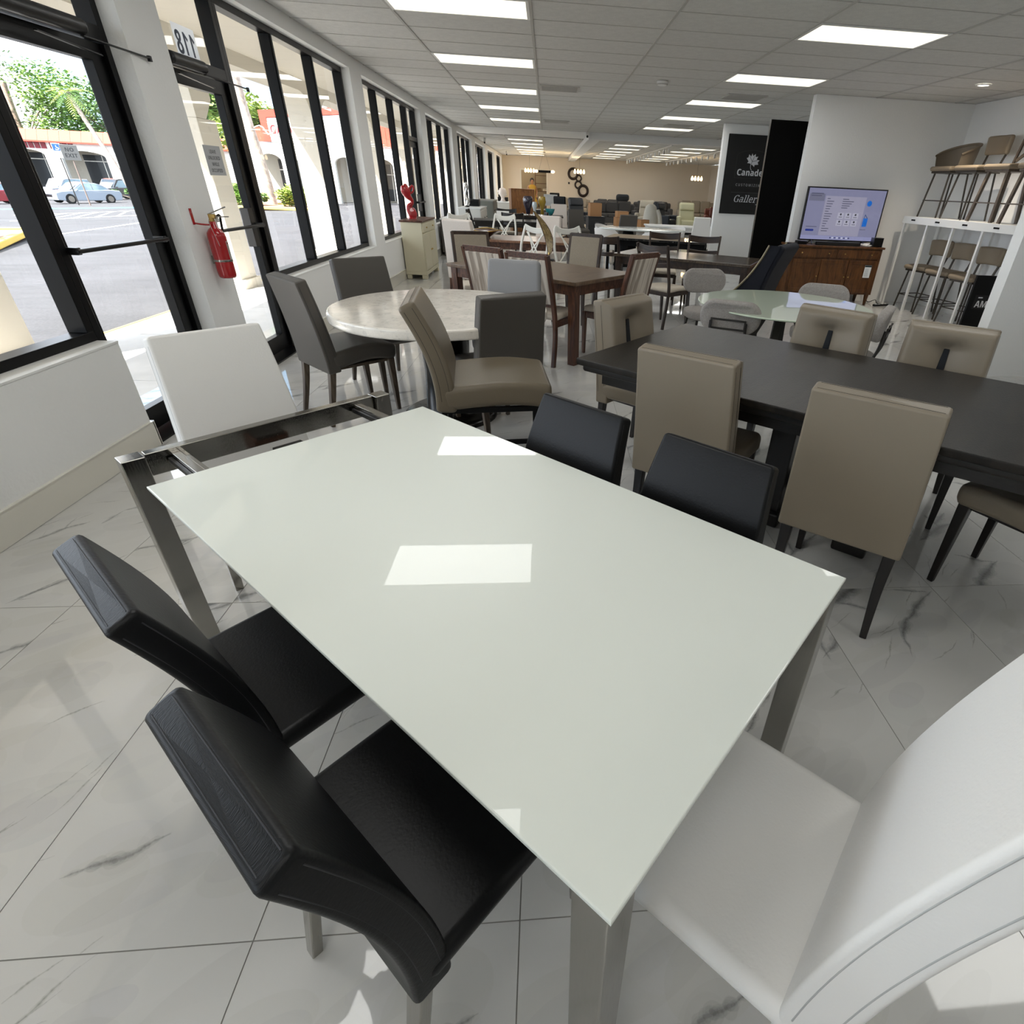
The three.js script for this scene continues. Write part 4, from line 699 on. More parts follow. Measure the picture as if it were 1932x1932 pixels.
seatAt(slipChair, 'slip_chair', 'off white upholstered chair behind the pair of lattice chairs', 'chair', 0, .05, -10.75, -.4, .92, .35);
woodTable('wood_table', 'long reddish wood table carrying the shallow bowl, beyond the walnut table', -.5, -9.55, -.12, 1.9, .95, .76, MT.walnut, mat(0xffffff, .28, { map: woodTex(C(0x6b4a36), C(0x92694e), 54), clearcoat: .3, clearcoatRoughness: .15 }));
{
  const b = thing('shallow_bowl', 'shallow dark red bowl with a pale wavy rim on the reddish wood table', 'bowl', [-.95, .76, -9.45]);
  obj('bowl', lathe([[0, 0], [.06, 0], [.07, .012], [.16, .06], [.25, .1], [.24, .102], [.15, .066], [.06, .02], [0, .016]], 40), mat(0x3f0f10, .2, { clearcoat: 1 }), b);
  obj('rim', tube([...Array(12)].map((_, i) => { const a = i / 12 * 6.283; return [Math.cos(a) * .25, .103 + .012 * Math.sin(a * 3), Math.sin(a) * .25]; }), .008, 60, 6, true), MT.brass, b);
  const s = thing('leaf_sculpture', 'tall curved glass leaf sculpture standing on the walnut table', 'sculpture', [-.2, .76, -6.7], .35);
  obj('leaf', grid(10, 26, (u, v) => { const w = .06 * Math.pow(Math.sin(Math.PI * clamp(v * .96 + .02)), .7), a = v * 1.4; return V((u - .5) * 2 * w * .55 + .22 - .3 * v * v + .12 * v, .03 + .46 * v, (u - .5) * 2 * w * .8 + .03 * Math.sin(a)); }), new THREE.MeshPhysicalMaterial({ side: THREE.DoubleSide, roughness: .12, clearcoat: 1, map: dataTex(128, 256, (u, v) => { const k = fbm(u * 10, v * 26, 0, 3, 91), e = Math.abs(u - .5) > .42; return e ? [.2, .08, .05] : [mix(.3, .72, k), mix(.25, .63, k), mix(.16, .44, k)]; }) }), s);
  obj('stem', tube([[.22, .0, 0], [.22, .04, 0], [.23, .08, 0]], .012, 8, 8), MT.brass, s); obj('base', cyl(.07, .06, .015, .22, 0, 0, 24), MT.black, s);
}
// ---------------------------------------------------------------- along the windows
{
  const t = thing('cream_cabinet', 'cream painted cabinet with a brown top under the window, carrying the red figure', 'cabinet', [-2.245, 0, -10.92]);
  obj('body', [box(-.175, .165, .12, .87, -.57, .57, .006)], MT.creamPaint, t);
  obj('cabinet_top', boxUV(box(-.19, .185, .87, .9, -.59, .59, .006)), MT.walnut, t);
  obj('plinth', [box(-.18, .175, .07, .125, -.58, .58, .006), box(-.17, -.09, 0, .07, -.575, -.5, .01), box(.08, .172, 0, .07, -.575, -.48, .01), box(-.17, -.09, 0, .07, .5, .575, .01), box(.08, .172, 0, .07, .48, .575, .01)], MT.creamPaint, t);
  for (const z of [-.285, .285]) { const d = obj('door', box(.165, .18, .15, .7, z - .275, z + .275, .004), MT.creamPaint, t); obj('knob', new THREE.SphereGeometry(.012, 12, 8).translate(.192, .43, z - Math.sign(z) * .24), MT.brass, d); const w = obj('drawer', box(.165, .18, .72, .85, z - .275, z + .275, .004), MT.creamPaint, t); obj('knob', new THREE.SphereGeometry(.012, 12, 8).translate(.192, .785, z), MT.brass, w); }
  obj('frieze', box(-.178, .165, .715, .725, -.576, -.57, .001), MT.walnut, t);
  // red abstract figure
  const s = thing('red_sculpture', 'glossy red twisted figure sculpture standing on the cream cabinet', 'sculpture', [-2.3, .902, -10.75], .5);
  obj('figure', [sweep([V(0, 0, 0), V(.01, .08, .01), V(-.025, .17, 0), V(.03, .25, .01), V(-.03, .34, 0), V(-.06, .42, 0), V(-.05, .48, 0)], (q) => .1 + .05 * Math.sin(q * 9), (q) => .09 + .03 * Math.cos(q * 8), { r: .05, cap: .03, n: 4, seg: 28 }), tube([[-.02, .36, 0], [.06, .4, .01], [.07, .48, .01], [.03, .46, 0], [.0, .4, 0]], .018, 24, 8), new THREE.SphereGeometry(.04, 16, 12).translate(-.05, .47, 0)], MT.red, s);
  obj('base', cyl(.075, .07, .02, 0, -.001, 0, 28), MT.red, s);
}
{
  const t = thing('fire_extinguisher', 'red fire extinguisher hung on the pier between the doors', 'fire extinguisher', [-2.366, .81, -4.57], Math.PI / 2); t.scale.setScalar(.92);
  obj('cylinder', lathe([[0, 0], [.055, 0], [.062, .012], [.064, .03], [.064, .29], [.06, .32], [.044, .345], [.024, .36], [.022, .4], [0, .4]], 36), MT.red, t);
  const tx = canvasTex(128, 192, (g) => { g.fillStyle = '#b9b4ad'; g.fillRect(0, 0, 128, 192); g.fillStyle = '#7c1a1e'; g.fillRect(8, 10, 112, 22); g.fillStyle = '#55504c'; for (let i = 0; i < 12; i++) g.fillRect(10, 44 + i * 12, 60 + (i * 37) % 46, 4); });
  const lb = obj('label', new THREE.CylinderGeometry(.0645, .0645, .13, 20, 1, true, -.2, 1.3).translate(0, .2, 0), new THREE.MeshStandardMaterial({ map: tx, roughness: .5 }), t);
  obj('bracket_band', [lathe([[.064, .12], [.067, .12], [.067, .135], [.064, .135]], 36), bx(.03, .06, .02, 0, .1, -.067, .003)], MT.steel, t);
  obj('valve', [cyl(.02, .016, .05, 0, .395, 0, 14), bx(.03, .03, .05, 0, .42, .01, .006)], MT.brass, t);
  obj('handle', [bar([0, .445, -.02], [.05, .5, .1], .022, .008), bar([0, .43, .0], [.02, .435, .12], .022, .008)], MT.steel, t);
  obj('gauge', cyl(.018, .018, .012, 0, 0, 0, 16).rotateX(Math.PI / 2).translate(.03, .41, .02), MT.white, t);
  obj('hose', tube([[.02, .42, .02], [.07, .44, .03], [.078, .36, .02], [.074, .2, .01], [.072, .12, .0]], .009, 30, 8), MT.rubber, t);
  obj('safety_tag', [tube([[-.03, .42, 0], [-.09, .4, .02], [-.12, .33, .05], [-.125, .24, .07]], .0015, 14, 4)], MT.steel, t);
  const h = thing('extinguisher_bracket', 'small red wall bracket left of the fire extinguisher', 'bracket', [-2.44, 1.2, -4.47], Math.PI / 2);
  obj('plate', box(-.012, .012, -.04, .06, 0, .006, .002), MT.red, h); obj('hook', tube([[0, -.03, .006], [0, -.035, .05], [.06, -.04, .07], [.1, -.03, .06]], .006, 16, 6), MT.red, h);
}
// ---------------------------------------------------------------- television wall
{
  const t = thing('tv_cabinet', 'chestnut wooden sideboard with drawers and doors under the television', 'sideboard', [4.5, 0, -9.22]);
  const x0 = -.76, x1 = .76, sh = (a) => a.map((g) => boxUV(g));
  obj('body', sh([box(x0 + .02, x1 - .02, .16, .83, -.21, .2, .004)]), MT.chestnut, t);
  obj('cabinet_top', sh([box(x0, x1, .83, .86, -.22, .23, .006)]), MT.chestnut, t);
  obj('side_panel', sh([box(x0 + .015, x0 + .03, .14, .83, -.2, .205, .003)]), MT.chestnut, t);
  for (const x of [-.35, .35]) { const d = obj('drawer', boxUV(box(x - .335, x + .335, .69, .81, .2, .215, .004)), MT.chestnut, t); for (const k of [-.22, .22]) obj('knob', new THREE.SphereGeometry(.011, 12, 8).translate(x + k, .75, .228), MT.brass, d); }
  [-.46, 0, .46].forEach((x, i) => { const d = obj('door', boxUV(merge([box(x - .225, x + .225, .19, .66, .2, .212, .003), box(x - .225, x - .17, .19, .66, .212, .22, .003), box(x + .17, x + .225, .19, .66, .212, .22, .003), box(x - .17, x + .17, .19, .24, .212, .22, .003), box(x - .17, x + .17, .61, .66, .212, .22, .003)])), MT.chestnut, t); obj('knob', new THREE.SphereGeometry(.011, 12, 8).translate(x + (i === 2 ? -.195 : .195), .42, .23), MT.brass, d); });
  for (const a of [-1, 1]) for (const z of [-.17, .18]) obj('leg', sweep([V(a * .68, 0, z), V(a * .68, .17, z)], (s) => mix(.03, .055, s), (s) => mix(.03, .055, s), { r: .004, cap: .002 }), MT.chestnut, t);
  const tg = thing('price_tag', 'white paper price tag hung on the right door of the sideboard', 'tag', [5.06, .51, -8.99]); const tx = canvasTex(96, 160, (g) => { g.fillStyle = '#dfe4e8'; g.fillRect(0, 0, 96, 160); g.fillStyle = '#20323a'; g.fillRect(0, 0, 96, 22); g.fillStyle = '#9aa4ab'; for (let i = 0; i < 8; i++) g.fillRect(10, 40 + i * 14, 50 + (i * 29) % 28, 5); });
  obj('paper', box(-.055, .055, -.09, .09, -.001, .001), MT.white, tg); printed(.108, .178, tx, tg).position.z = .0015;
  const v = thing('television', 'flat television showing a pale blue settings screen on the sideboard', 'television', [4.555, .86, -9.24]);
  obj('casing', box(-.635, .635, .05, .775, -.03, .012, .006), MT.blackPlastic, v);
  const scr = canvasTex(768, 432, (g, w, h) => {
    g.fillStyle = '#8b8cab'; g.fillRect(0, 0, w, h); g.fillStyle = '#9a9cc4'; g.fillRect(0, h - 34, w, 34); g.fillStyle = '#a3a1b8'; g.fillRect(175, 60, 410, 335); g.fillStyle = '#77788f'; g.fillRect(15, 45, 150, 60); g.fillStyle = '#5c5d75'; g.fillRect(28, 40, 120, 9); g.fillRect(28, 58, 105, 8);
    g.fillStyle = '#55566c'; for (let i = 0; i < 14; i++) g.fillRect(195, 80 + i * 21, 30 + (i * 41) % 50, 6); for (let i = 0; i < 5; i++) g.fillRect(350, 80 + i * 18, 60 + (i * 53) % 70, 6);
    for (let i = 0; i < 6; i++) { const x = 350 + (i % 3) * 75, y = 210 + Math.floor(i / 3) * 62; g.fillStyle = '#b9b8cb'; g.fillRect(x - 18, y - 14, 60, 50); g.fillStyle = '#3b3b46'; g.beginPath(); g.arc(x + 12, y, 9, 0, 7); g.fill(); g.fillRect(x - 5, y + 20, 34, 4); }
    g.fillStyle = '#2a3a90'; g.beginPath(); g.roundRect(35, h - 88, 85, 18, 9); g.fill(); g.fillStyle = '#5c5d75'; g.fillRect(35, h - 112, 110, 6);
    g.fillStyle = '#1f6fd0'; g.beginPath(); g.arc(625, 110, 24, 0, 7); g.fill(); g.fillRect(600, 235, 46, 72); g.strokeStyle = '#27437c'; g.lineWidth = 5; g.beginPath(); g.moveTo(606, 236); g.lineTo(612, 205); g.lineTo(640, 236); g.stroke(); g.fillStyle = '#74748c'; g.fillRect(590, 330, 60, 8);
    for (let i = 0; i < 9; i++) { g.fillStyle = i % 2 ? '#dfe2f2' : '#3a3f66'; g.fillRect(300 + i * 24, h - 24, 12, 12); }
  });
  const sc = obj('screen', new THREE.PlaneGeometry(1.225, .69).translate(0, .413, .0135), new THREE.MeshStandardMaterial({ color: 0x050506, roughness: .12, emissive: 0xffffff, emissiveMap: scr, emissiveIntensity: .26 }), v);
  const sl = new THREE.RectAreaLight(0xa9acd8, .25, 1.2, .68); sl.position.set(0, .413, .02); sl.rotation.y = Math.PI; v.add(sl);
  for (const k of [-1, 1]) obj('stand_foot', [bar([k * .42, .06, 0], [k * .44, .006, .1], .02, .012), bar([k * .42, .06, 0], [k * .44, .006, -.08], .02, .012)], MT.blackPlastic, v);
  const sb = thing('sound_bar', 'long black sound bar in front of the television', 'speaker', [4.5, .86, -9.06]); obj('housing', box(-.36, .36, 0, .045, -.03, .03, .01), MT.blackMatt, sb); obj('grille', box(-.35, .35, .008, .038, .03, .032), mat(0x161616, .9), sb);
  for (const [x, h, l] of [[3.93, .05, 'low black box at the left end of the sideboard'], [5.16, .13, 'black upright speaker at the right end of the sideboard']]) { const b = thing('black_box', l, 'speaker', [x, .86, -9.1]); obj('housing', box(-.09, .07, 0, h, -.05, .05, .006), MT.blackPlastic, b); obj('front_grille', box(-.08, .06, .008, h - .008, .05, .052), MT.blackMatt, b); }
  const cb = thing('cable_bundle', 'tangle of white and grey cables lying on the sideboard', 'cable', [4.97, .861, -9.08]); const r = rng(17);
  for (let i = 0; i < 5; i++) obj('cable', tube([...Array(9)].map(() => [(r() - .5) * .19, .008 + r() * .03, (r() - .5) * .09]), .005, 60, 6), i % 3 ? MT.white : MT.tbar, cb);
  tag(obj('power_cable', tube([[5.3, .55, -9.43], [5.4, .42, -9.42], [5.33, .3, -9.42], [5.31, .25, -9.4], [5.38, .05, -9.36], [5.38, .012, -9.28], [5.45, .06, -9.2], [5.5, .012, -9.22], [5.52, .012, -9.12]], .006, 70, 6), MT.rubber), 'thin black power cable trailing down the wall beside the sideboard', 'cable');
  const ps = thing('power_strip', 'power strip lying on the floor beside the sideboard', 'power strip', [5.45, 0, -9.0], .3); obj('housing', box(-.15, .15, 0, .03, -.025, .025, .005), MT.blackPlastic, ps); for (let i = 0; i < 4; i++) obj('socket', box(-.12 + i * .07, -.09 + i * .07, .03, .033, -.012, .012), MT.white, ps);
}
// black display panel and the sign wall
{
  const p = thing('black_column', 'tall matt black column standing left of the television wall', 'column', [3.66, 0, -9.78]);
  obj('panel', box(-.3, .3, .02, 2.47, -.03, .03, .004), mat(0x030303, .9, { specularIntensity: .25 }), p); obj('edge_strip', [box(-.306, -.3, .02, 2.47, -.03, .03, .002)], MT.darkSteel, p); obj('foot', box(-.28, .28, 0, .02, -.15, .15, .004), MT.blackMatt, p);
  const s = thing('gallery_sign', 'black wall sign with a white maple leaf and the words Canadel Customizing Gallery', 'sign', [4.5, 1.84, -13.88]);
  obj('board', box(-.6, .6, -.75, .75, -.015, .012, .003), mat(0x040404, .8, { specularIntensity: .3 }), s);
  const tx = canvasTex(768, 960, (g, w, h) => {
    g.fillStyle = '#070707'; g.fillRect(0, 0, w, h); g.strokeStyle = '#3a3a3c'; g.lineWidth = 3; g.beginPath(); g.moveTo(150, 510); g.lineTo(150, 250); g.quadraticCurveTo(160, 190, 384, 175); g.quadraticCurveTo(608, 190, 618, 250); g.lineTo(618, 510); g.closePath(); g.stroke();
    g.fillStyle = '#c9cace'; const leaf = [[0, -95], [22, -55], [60, -78], [55, -28], [108, -40], [92, -2], [118, 22], [62, 48], [68, 78], [16, 62], [0, 70], [-22, 60], [-70, 74], [-60, 44], [-112, 16], [-88, -6], [-100, -48], [-52, -32], [-54, -80], [-20, -52]]; g.save(); g.translate(384, 290); g.rotate(.35); g.beginPath(); leaf.forEach((p, i) => (i ? g.lineTo(p[0] * .85, p[1] * .85) : g.moveTo(p[0] * .85, p[1] * .85))); g.fill(); g.strokeStyle = '#070707'; g.lineWidth = 5; g.beginPath(); g.moveTo(0, 60); g.lineTo(0, -50); g.moveTo(0, 20); g.lineTo(60, -20); g.moveTo(0, 20); g.lineTo(-60, -20); g.stroke(); g.strokeStyle = '#c9cace'; g.lineWidth = 7; g.beginPath(); g.moveTo(0, 55); g.quadraticCurveTo(4, 100, 44, 116); g.stroke(); g.restore();
    g.fillStyle = '#cfd0d4'; g.textAlign = 'center'; g.font = 'bold 108px sans-serif'; g.fillText('Canadel', 384, 480, 420); g.font = '44px sans-serif'; g.fillStyle = '#b5b6ba'; g.fillText('C U S T O M I Z I N G', 384, 610, 400); g.strokeStyle = '#55565a'; g.lineWidth = 3; g.beginPath(); g.moveTo(130, 690); g.lineTo(640, 690); g.stroke();
    g.fillStyle = '#c9cace'; g.font = 'italic 120px serif'; g.fillText('Gallery', 384, 810, 480);
  });
  printed(1.19, 1.49, tx, s).position.z = .0135;
}
// ---------------------------------------------------------------- alcove: two tier stool rack
{
  const t = thing('stool_rack', 'white two tier display rack holding bar stools along the alcove wall', 'rack', [0, 0, 0]);
  const z0 = -9.25, z1 = -5.5;
  obj('shelf', box(5.58, 6.24, 1.262, 1.3, z0, z1, .003), MT.white, t);
  obj('front_edge', box(5.565, 5.585, 1.205, 1.3, z0, z1, .002), MT.white, t);
  for (let i = 0; i < 7; i++) { const z = z0 + .03 + i * .6; obj('post', bx(.035, 1.26, .035, 5.6, 0, z, .003), MT.white, t); obj('post', bx(.035, 1.26, .035, 6.2, 0, z, .003), MT.white, t); obj('shelf_label', box(5.561, 5.565, 1.245, 1.265, z + .2, z + .3), MT.blackMatt, t); }
}
function stool(kind) {
  const g = new THREE.Group(), m = kind === 'wood' ? MT.taupeWood : mat(0x4a443d, .4, { metalness: .6 }), u = leather(0x8a7c69, .5), h = .62;
  const foot = .2, top = .15, th = kind === 'wood' ? .038 : .02;
  for (const a of [-1, 1]) for (const b of [-1, 1]) obj('leg', bar([a * foot, 0, b * foot], [a * top, h - .05, b * top], th, th, .004), m, g);
  obj('footrest', [bar([-.19, .22, .19], [.19, .22, .19], .014), bar([-.19, .22, -.19], [.19, .22, -.19], .014), bar([-.19, .22, -.19], [-.19, .22, .19], .014), bar([.19, .22, -.19], [.19, .22, .19], .014)], m, g);
  obj('seat_frame', box(-.19, .19, h - .055, h - .025, -.19, .19, .006), m, g);
  obj('seat', sweep([V(0, h, .22), V(0, h + .008, 0), V(0, h, -.2)], .43, .06, { r: .028, cap: .028, n: 4 }), u, g);
  if (kind === 'curved') {                             // wrap-round shell back
    obj('backrest', grid(28, 8, (a, v) => { const th2 = mix(-2.0, 2.0, a), rr = .25 + .03 * v, lift = Math.cos(th2 * .6); return V(Math.sin(th2) * rr, h + .02 + v * (.06 + .24 * Math.max(0, lift)), -Math.cos(th2) * rr + .02); }), new THREE.MeshPhysicalMaterial({ color: 0x857867, roughness: .6, side: THREE.DoubleSide }), g);
    obj('back_rim', tube([...Array(15)].map((_, i) => { const th2 = mix(-2.0, 2.0, i / 14), rr = .28; return [Math.sin(th2) * rr, h + .08 + .24 * Math.max(0, Math.cos(th2 * .6)), -Math.cos(th2) * rr + .02]; }), .016, 40, 8), u, g);
  } else if (kind === 'wood') {
    for (const k of [-1, 1]) { obj('back_post', bar([k * .19, h - .03, -.18], [k * .2, h + .42, -.27], .03, .028), m, g); obj('cross_strip', sweep([V(-k * .17, h + .08, -.2), V(-k * .03, h + .2, -.23), V(k * .03, h + .24, -.235), V(k * .17, h + .38, -.262)], .05, .014, { r: .005, cap: .003 }), m, g); }
    obj('top_rail', sweep([V(-.2, h + .4, -.265), V(0, h + .415, -.295), V(.2, h + .4, -.265)], .07, .02, { side: V(0, 1, 0), r: .006, cap: .004 }), m, g);
  } else {
    obj('backrest', sweep([V(-.2, h + .27, -.18), V(-.1, h + .28, -.235), V(0, h + .28, -.25), V(.1, h + .28, -.235), V(.2, h + .27, -.18)], .22, .06, { side: V(0, 1, 0), r: .026, cap: .025, n: 4 }), u, g);
    for (const k of [-1, 1]) obj('back_post', bar([k * .14, h - .03, -.15], [k * .16, h + .24, -.23], .03, .014), m, g);
  }
  return g;
}
const stA = stool('curved'), stB = stool('pad'), stC = stool('wood');
place(stA, [5.88, 1.302, -8.88], face(-1, .1), 'bar_stool', 'bar stool with a curved wrap back, leftmost on the upper rack tier', 'stool');
place(stB, [5.88, 1.302, -8.32], face(-1, .1), 'bar_stool', 'bar stool with an open square back beside the curved one on the upper tier', 'stool');
place(stC, [5.88, 1.302, -7.72], face(-1, .1), 'bar_stool', 'wooden bar stool with crossed back strips on the upper tier', 'stool');
place(stC, [5.88, 1.302, -7.12], face(-1, .1), 'bar_stool', 'wooden bar stool cut off at the right edge of the upper tier', 'stool');
place(stB, [5.85, 0, -8.75], face(-1, .2), 'bar_stool', 'beige bar stool at the left end under the rack shelf', 'stool');
place(stB, [5.85, 0, -8.2], face(-1, .2), 'bar_stool', 'beige bar stool second from the left under the rack shelf', 'stool');
place(stB, [5.85, 0, -7.65], face(-1, .2), 'bar_stool', 'beige bar stool under the rack shelf, next to the black floor sign', 'stool');
place(stB, [5.85, 0, -7.08], face(-1, .2), 'bar_stool', 'beige bar stool under the rack shelf, half hidden by the partition', 'stool');
{
  const s = thing('floor_sign', 'black upright floor sign with white letters behind the partition end', 'sign', [4.98, 0, -6.2]);
  obj('board', box(-.19, .25, .02, .82, -.015, .015, .003), MT.black, s); obj('foot', box(-.15, .2, 0, .02, -.1, .1, .004), MT.black, s);
  const tx = canvasTex(256, 128, (g, w, h) => { g.fillStyle = '#080808'; g.fillRect(0, 0, w, h); g.fillStyle = '#e4e4e4'; g.font = 'bold 84px sans-serif'; g.fillText('AM', 20, 112); g.fillRect(34, 18, 46, 10); });
  const p = printed(.3, .15, tx, s); p.position.set(.02, .54, .0165);
}
// ---------------------------------------------------------------- the far half of the showroom
function sofa(w, m, h = .86, cushions = 3) {
  const g = new THREE.Group(), d = .92;
  obj('base', box(-w / 2, w / 2, .08, .32, -d / 2, d / 2 - .04, .03), m, g);
  obj('backrest', sweep([V(-w / 2 + .02, h * .62, -d / 2 + .12), V(w / 2 - .02, h * .62, -d / 2 + .12)], h * .72, .22, { side: V(0, 1, .12).normalize(), r: .08, cap: .06, n: 4 }), m, g);
  for (const k of [-1, 1]) obj('arm', sweep([V(k * (w / 2 - .1), .36, -d / 2 + .05), V(k * (w / 2 - .1), .36, d / 2 - .02)], .2, .52, { r: .07, cap: .05, n: 4 }), m, g);
  const cw = (w - .42) / cushions;
  for (let i = 0; i < cushions; i++) { const x = -w / 2 + .21 + cw * (i + .5); obj('seat_cushion', bx(cw - .01, .16, .66, x, .31, .08, .05), m, g); obj('back_cushion', sweep([V(x, .47, -.2), V(x, h + .04, -.28)], cw - .02, .18, { r: .07, cap: .06, n: 4 }), m, g); }
  for (const a of [-1, 1]) for (const b of [-1, 1]) obj('foot', cyl(.02, .028, .09, a * (w / 2 - .1), 0, b * (d / 2 - .1), 10), MT.espresso, g);
  return g;
}
function recliner(m) {
  const g = new THREE.Group();
  obj('backrest', sweep([V(0, .38, -.22), V(0, .7, -.32), V(0, 1.08, -.46)], .6, .17, { r: .06, cap: .06, n: 4 }), m, g);
  obj('head_cushion', sweep([V(0, .82, -.27), V(0, 1.04, -.35)], .56, .14, { r: .055, cap: .05, n: 4 }), m, g);
  obj('seat', bx(.56, .2, .56, 0, .3, .02, .06), m, g);
  for (const k of [-1, 1]) obj('arm', sweep([V(k * .34, .4, -.28), V(k * .34, .42, .3)], .12, .44, { r: .05, cap: .04, n: 4 }), m, g);
  obj('base', cyl(.3, .12, .3, 0, 0, 0, 24), MT.blackMatt, g);
  return g;
}
const sofas = [[1.35, -33.9, 2.0, MT.beigeFabric, 0, 'beige sofa at the far wall, left of the ring art'], [3.55, -33.9, 2.1, MT.darkFabric, 0, 'grey sofa at the far wall under the ring art'], [5.72, -33.6, 2.1, MT.darkFabric, 0, 'dark grey sofa at the middle of the far wall'], [8.0, -33.2, 2.0, MT.beigeFabric, -.15, 'tall backed taupe sofa at the right end of the far wall'], [3.0, -28.5, 2.2, MT.darkFabric, .1, 'dark sofa in front of the far wall row, behind the cardboard boxes'], [7.9, -26.8, 2.0, mat(0x5a2415, .45), -.2, 'brown leather sofa at the far right']];
for (const [x, z, w, m, a, l] of sofas) place(sofa(w, m, x > 7 && z < -30 ? 1.0 : .88), [x, 0, z], a, 'sofa', l, 'sofa');
place(recliner(leather(0x3a3d42, .45)), [1.22, 0, -24.2], .3, 'recliner', 'charcoal leather recliner left of the cardboard boxes in the far hall', 'armchair');
place(recliner(leather(0xc9c6a4, .45)), [5.5, 0, -24.0], -.05, 'recliner', 'pale cream leather recliner at the right of the far hall', 'armchair');
place(recliner(leather(0x23272d, .45)), [4.75, 0, -24.4], .9, 'recliner', 'dark slate armchair turned side on beside the cream recliner', 'armchair');
place(recliner(leather(0xb0a898, .5)), [4.05, 0, -25.6], -.3, 'recliner', 'light grey armchair behind the draped white throw', 'armchair');
{
  const t = thing('sofa_cushion_pile', 'dark rounded cushion lying on a sofa back in the far hall', 'cushion', [3.45, .96, -28.75]); obj('cushion', sweep([V(-.3, .14, 0), V(.3, .14, 0)], .28, .24, { side: V(0, 1, 0), r: .11, cap: .1, n: 4 }), MT.charFabric, t);
  obj('piping', tube([[-.3, .14, .121], [0, .15, .125], [.3, .14, .121]], .006, 12, 6), MT.seamDark, t);
  const w = thing('white_throw', 'white draped throw over a tall stand in the far hall', 'throw', [3.45, 0, -20.6]);
  obj('drape', lathe([[.3, .35], [.26, .6], [.22, .85], [.18, 1.0], [.1, 1.06], [0, 1.07]], 24), mat(0xe2ded2, .9), w); obj('fold', [tube([[.2, .9, .12], [.28, .7, .2], [.32, .4, .22], [.36, .15, .25]], .07, 16, 8)], mat(0xe2ded2, .9), w); obj('stand', cyl(.16, .16, .4, 0, 0, 0, 16), MT.white, w);
}
function carton(w, h, d) { const g = new THREE.Group(); obj('box_body', box(-w / 2, w / 2, 0, h, -d / 2, d / 2, .003), MT.cardboard, g); obj('flap', [box(-w / 2, w / 2, h, h + .006, -d / 2, -.005), box(-w / 2, w / 2, h, h + .006, .005, d / 2)], MT.cardboardDark, g); obj('tape', box(-w / 2 - .001, w / 2 + .001, h + .004, h + .008, -.03, .03), mat(0xc9a77c, .3), g); return g; }
place(carton(.34, .33, .34), [1.36, .76, -17.9], .12, 'cardboard_box', 'upright cardboard box on the dark chest in the far hall', 'box');
{
  const t = thing('dark_chest', 'charcoal chest carrying the upright cardboard box', 'chest', [1.38, 0, -17.9], .1); obj('body', box(-.24, .24, .05, .74, -.24, .24, .006), mat(0x2a2c2f, .5), t); obj('chest_top', box(-.25, .25, .74, .76, -.25, .25, .004), mat(0x33363a, .4), t); obj('plinth', box(-.22, .22, 0, .05, -.22, .22), MT.blackMatt, t); for (let i = 0; i < 3; i++) { const d = obj('drawer', box(-.22, .22, .08 + i * .22, .28 + i * .22, .24, .25, .003), mat(0x2a2c2f, .5), t); obj('handle', box(-.05, .05, .17 + i * .22, .185 + i * .22, .25, .265, .003), MT.steel, d); }
}
woodTable('wood_table', 'pale round edged table carrying two opened cartons in the far hall', 2.5, -17.4, .1, 1.5, .8, .56, MT.beigeFabric, MT.offwhite, .06);
place(carton(.42, .22, .4), [2.1, .56, -17.3], .1, 'cardboard_box', 'wide cardboard box lying on the pale table, lower of two', 'box');
place(carton(.32, .14, .3), [2.08, .789, -17.3], .15, 'cardboard_box', 'small cardboard box stacked on the wide box', 'box');
place(carton(.4, .18, .36), [2.62, .56, -17.35], .8, 'cardboard_box', 'open cardboard box turned aslant at the right of the pale table', 'box');
// white oval dining set and white console set
function tubChair(m) { const g = new THREE.Group(); obj('seat', lathe([[0, .38], [.22, .38], [.25, .41], [.25, .45], [.22, .47], [0, .475]], 28), m, g); obj('shell', grid(24, 8, (a, v) => { const th = mix(-2.1, 2.1, a), r = .25 + .04 * v; return V(Math.sin(th) * r, .4 + v * (.12 + .26 * Math.max(0, Math.cos(th * .62))), -Math.cos(th) * r); }), new THREE.MeshPhysicalMaterial({ color: 0xe4e2df, roughness: .6, side: THREE.DoubleSide }), g); for (const a of [-1, 1]) for (const b of [-1, 1]) obj('leg', bar([a * .2, 0, b * .2], [a * .15, .39, b * .15], .02), MT.chrome, g); return g; }
const tub = tubChair(mat(0xe4e2df, .6));
{
  const t = thing('oval_table', 'white oval dining table with white tub chairs in the middle of the hall', 'table', [2.05, 0, -13.2], -.1);
  obj('tabletop', [lathe([[0, .72], [.6, .72], [.64, .735], [.6, .755], [0, .755]], 48).scale(1.5, 1, .8)], mat(0xdde2de, .2, { clearcoat: .6 }), t); obj('pedestal', [cyl(.3, .1, .72, -.3, 0, 0, 24), cyl(.3, .1, .72, .3, 0, 0, 24)], MT.blackMatt, t);
}
[[1.25, -12.6, .6, -.4, 'white tub chair at the left front of the white oval table'], [1.35, -13.8, .7, .5, 'white tub chair at the left rear of the white oval table'], [2.85, -13.8, -.7, .5, 'white tub chair at the right rear of the white oval table'], [2.2, -12.35, 0, -1, 'white tub chair drawn up at the near side of the white oval table']].forEach(([x, z, a, b, l]) => place(tub, [x, 0, z], face(a, b), 'tub_chair', l, 'chair'));
seatAt(whiteChair, 'white_chair', 'pale mint upholstered chair at the white desk near the sign wall', 'chair', 0, 3.3, -12.9, .1, -.99, .34);
seatAt(greyChair, 'grey_chair', 'grey upholstered chair behind the white oval table', 'chair', 0, 1.95, -14.7, -.2, -.98, .32);
woodTable('white_desk', 'white painted desk near the sign wall', 3.25, -14.9, 0, 1.7, .7, .75, MT.white, MT.white, .06);
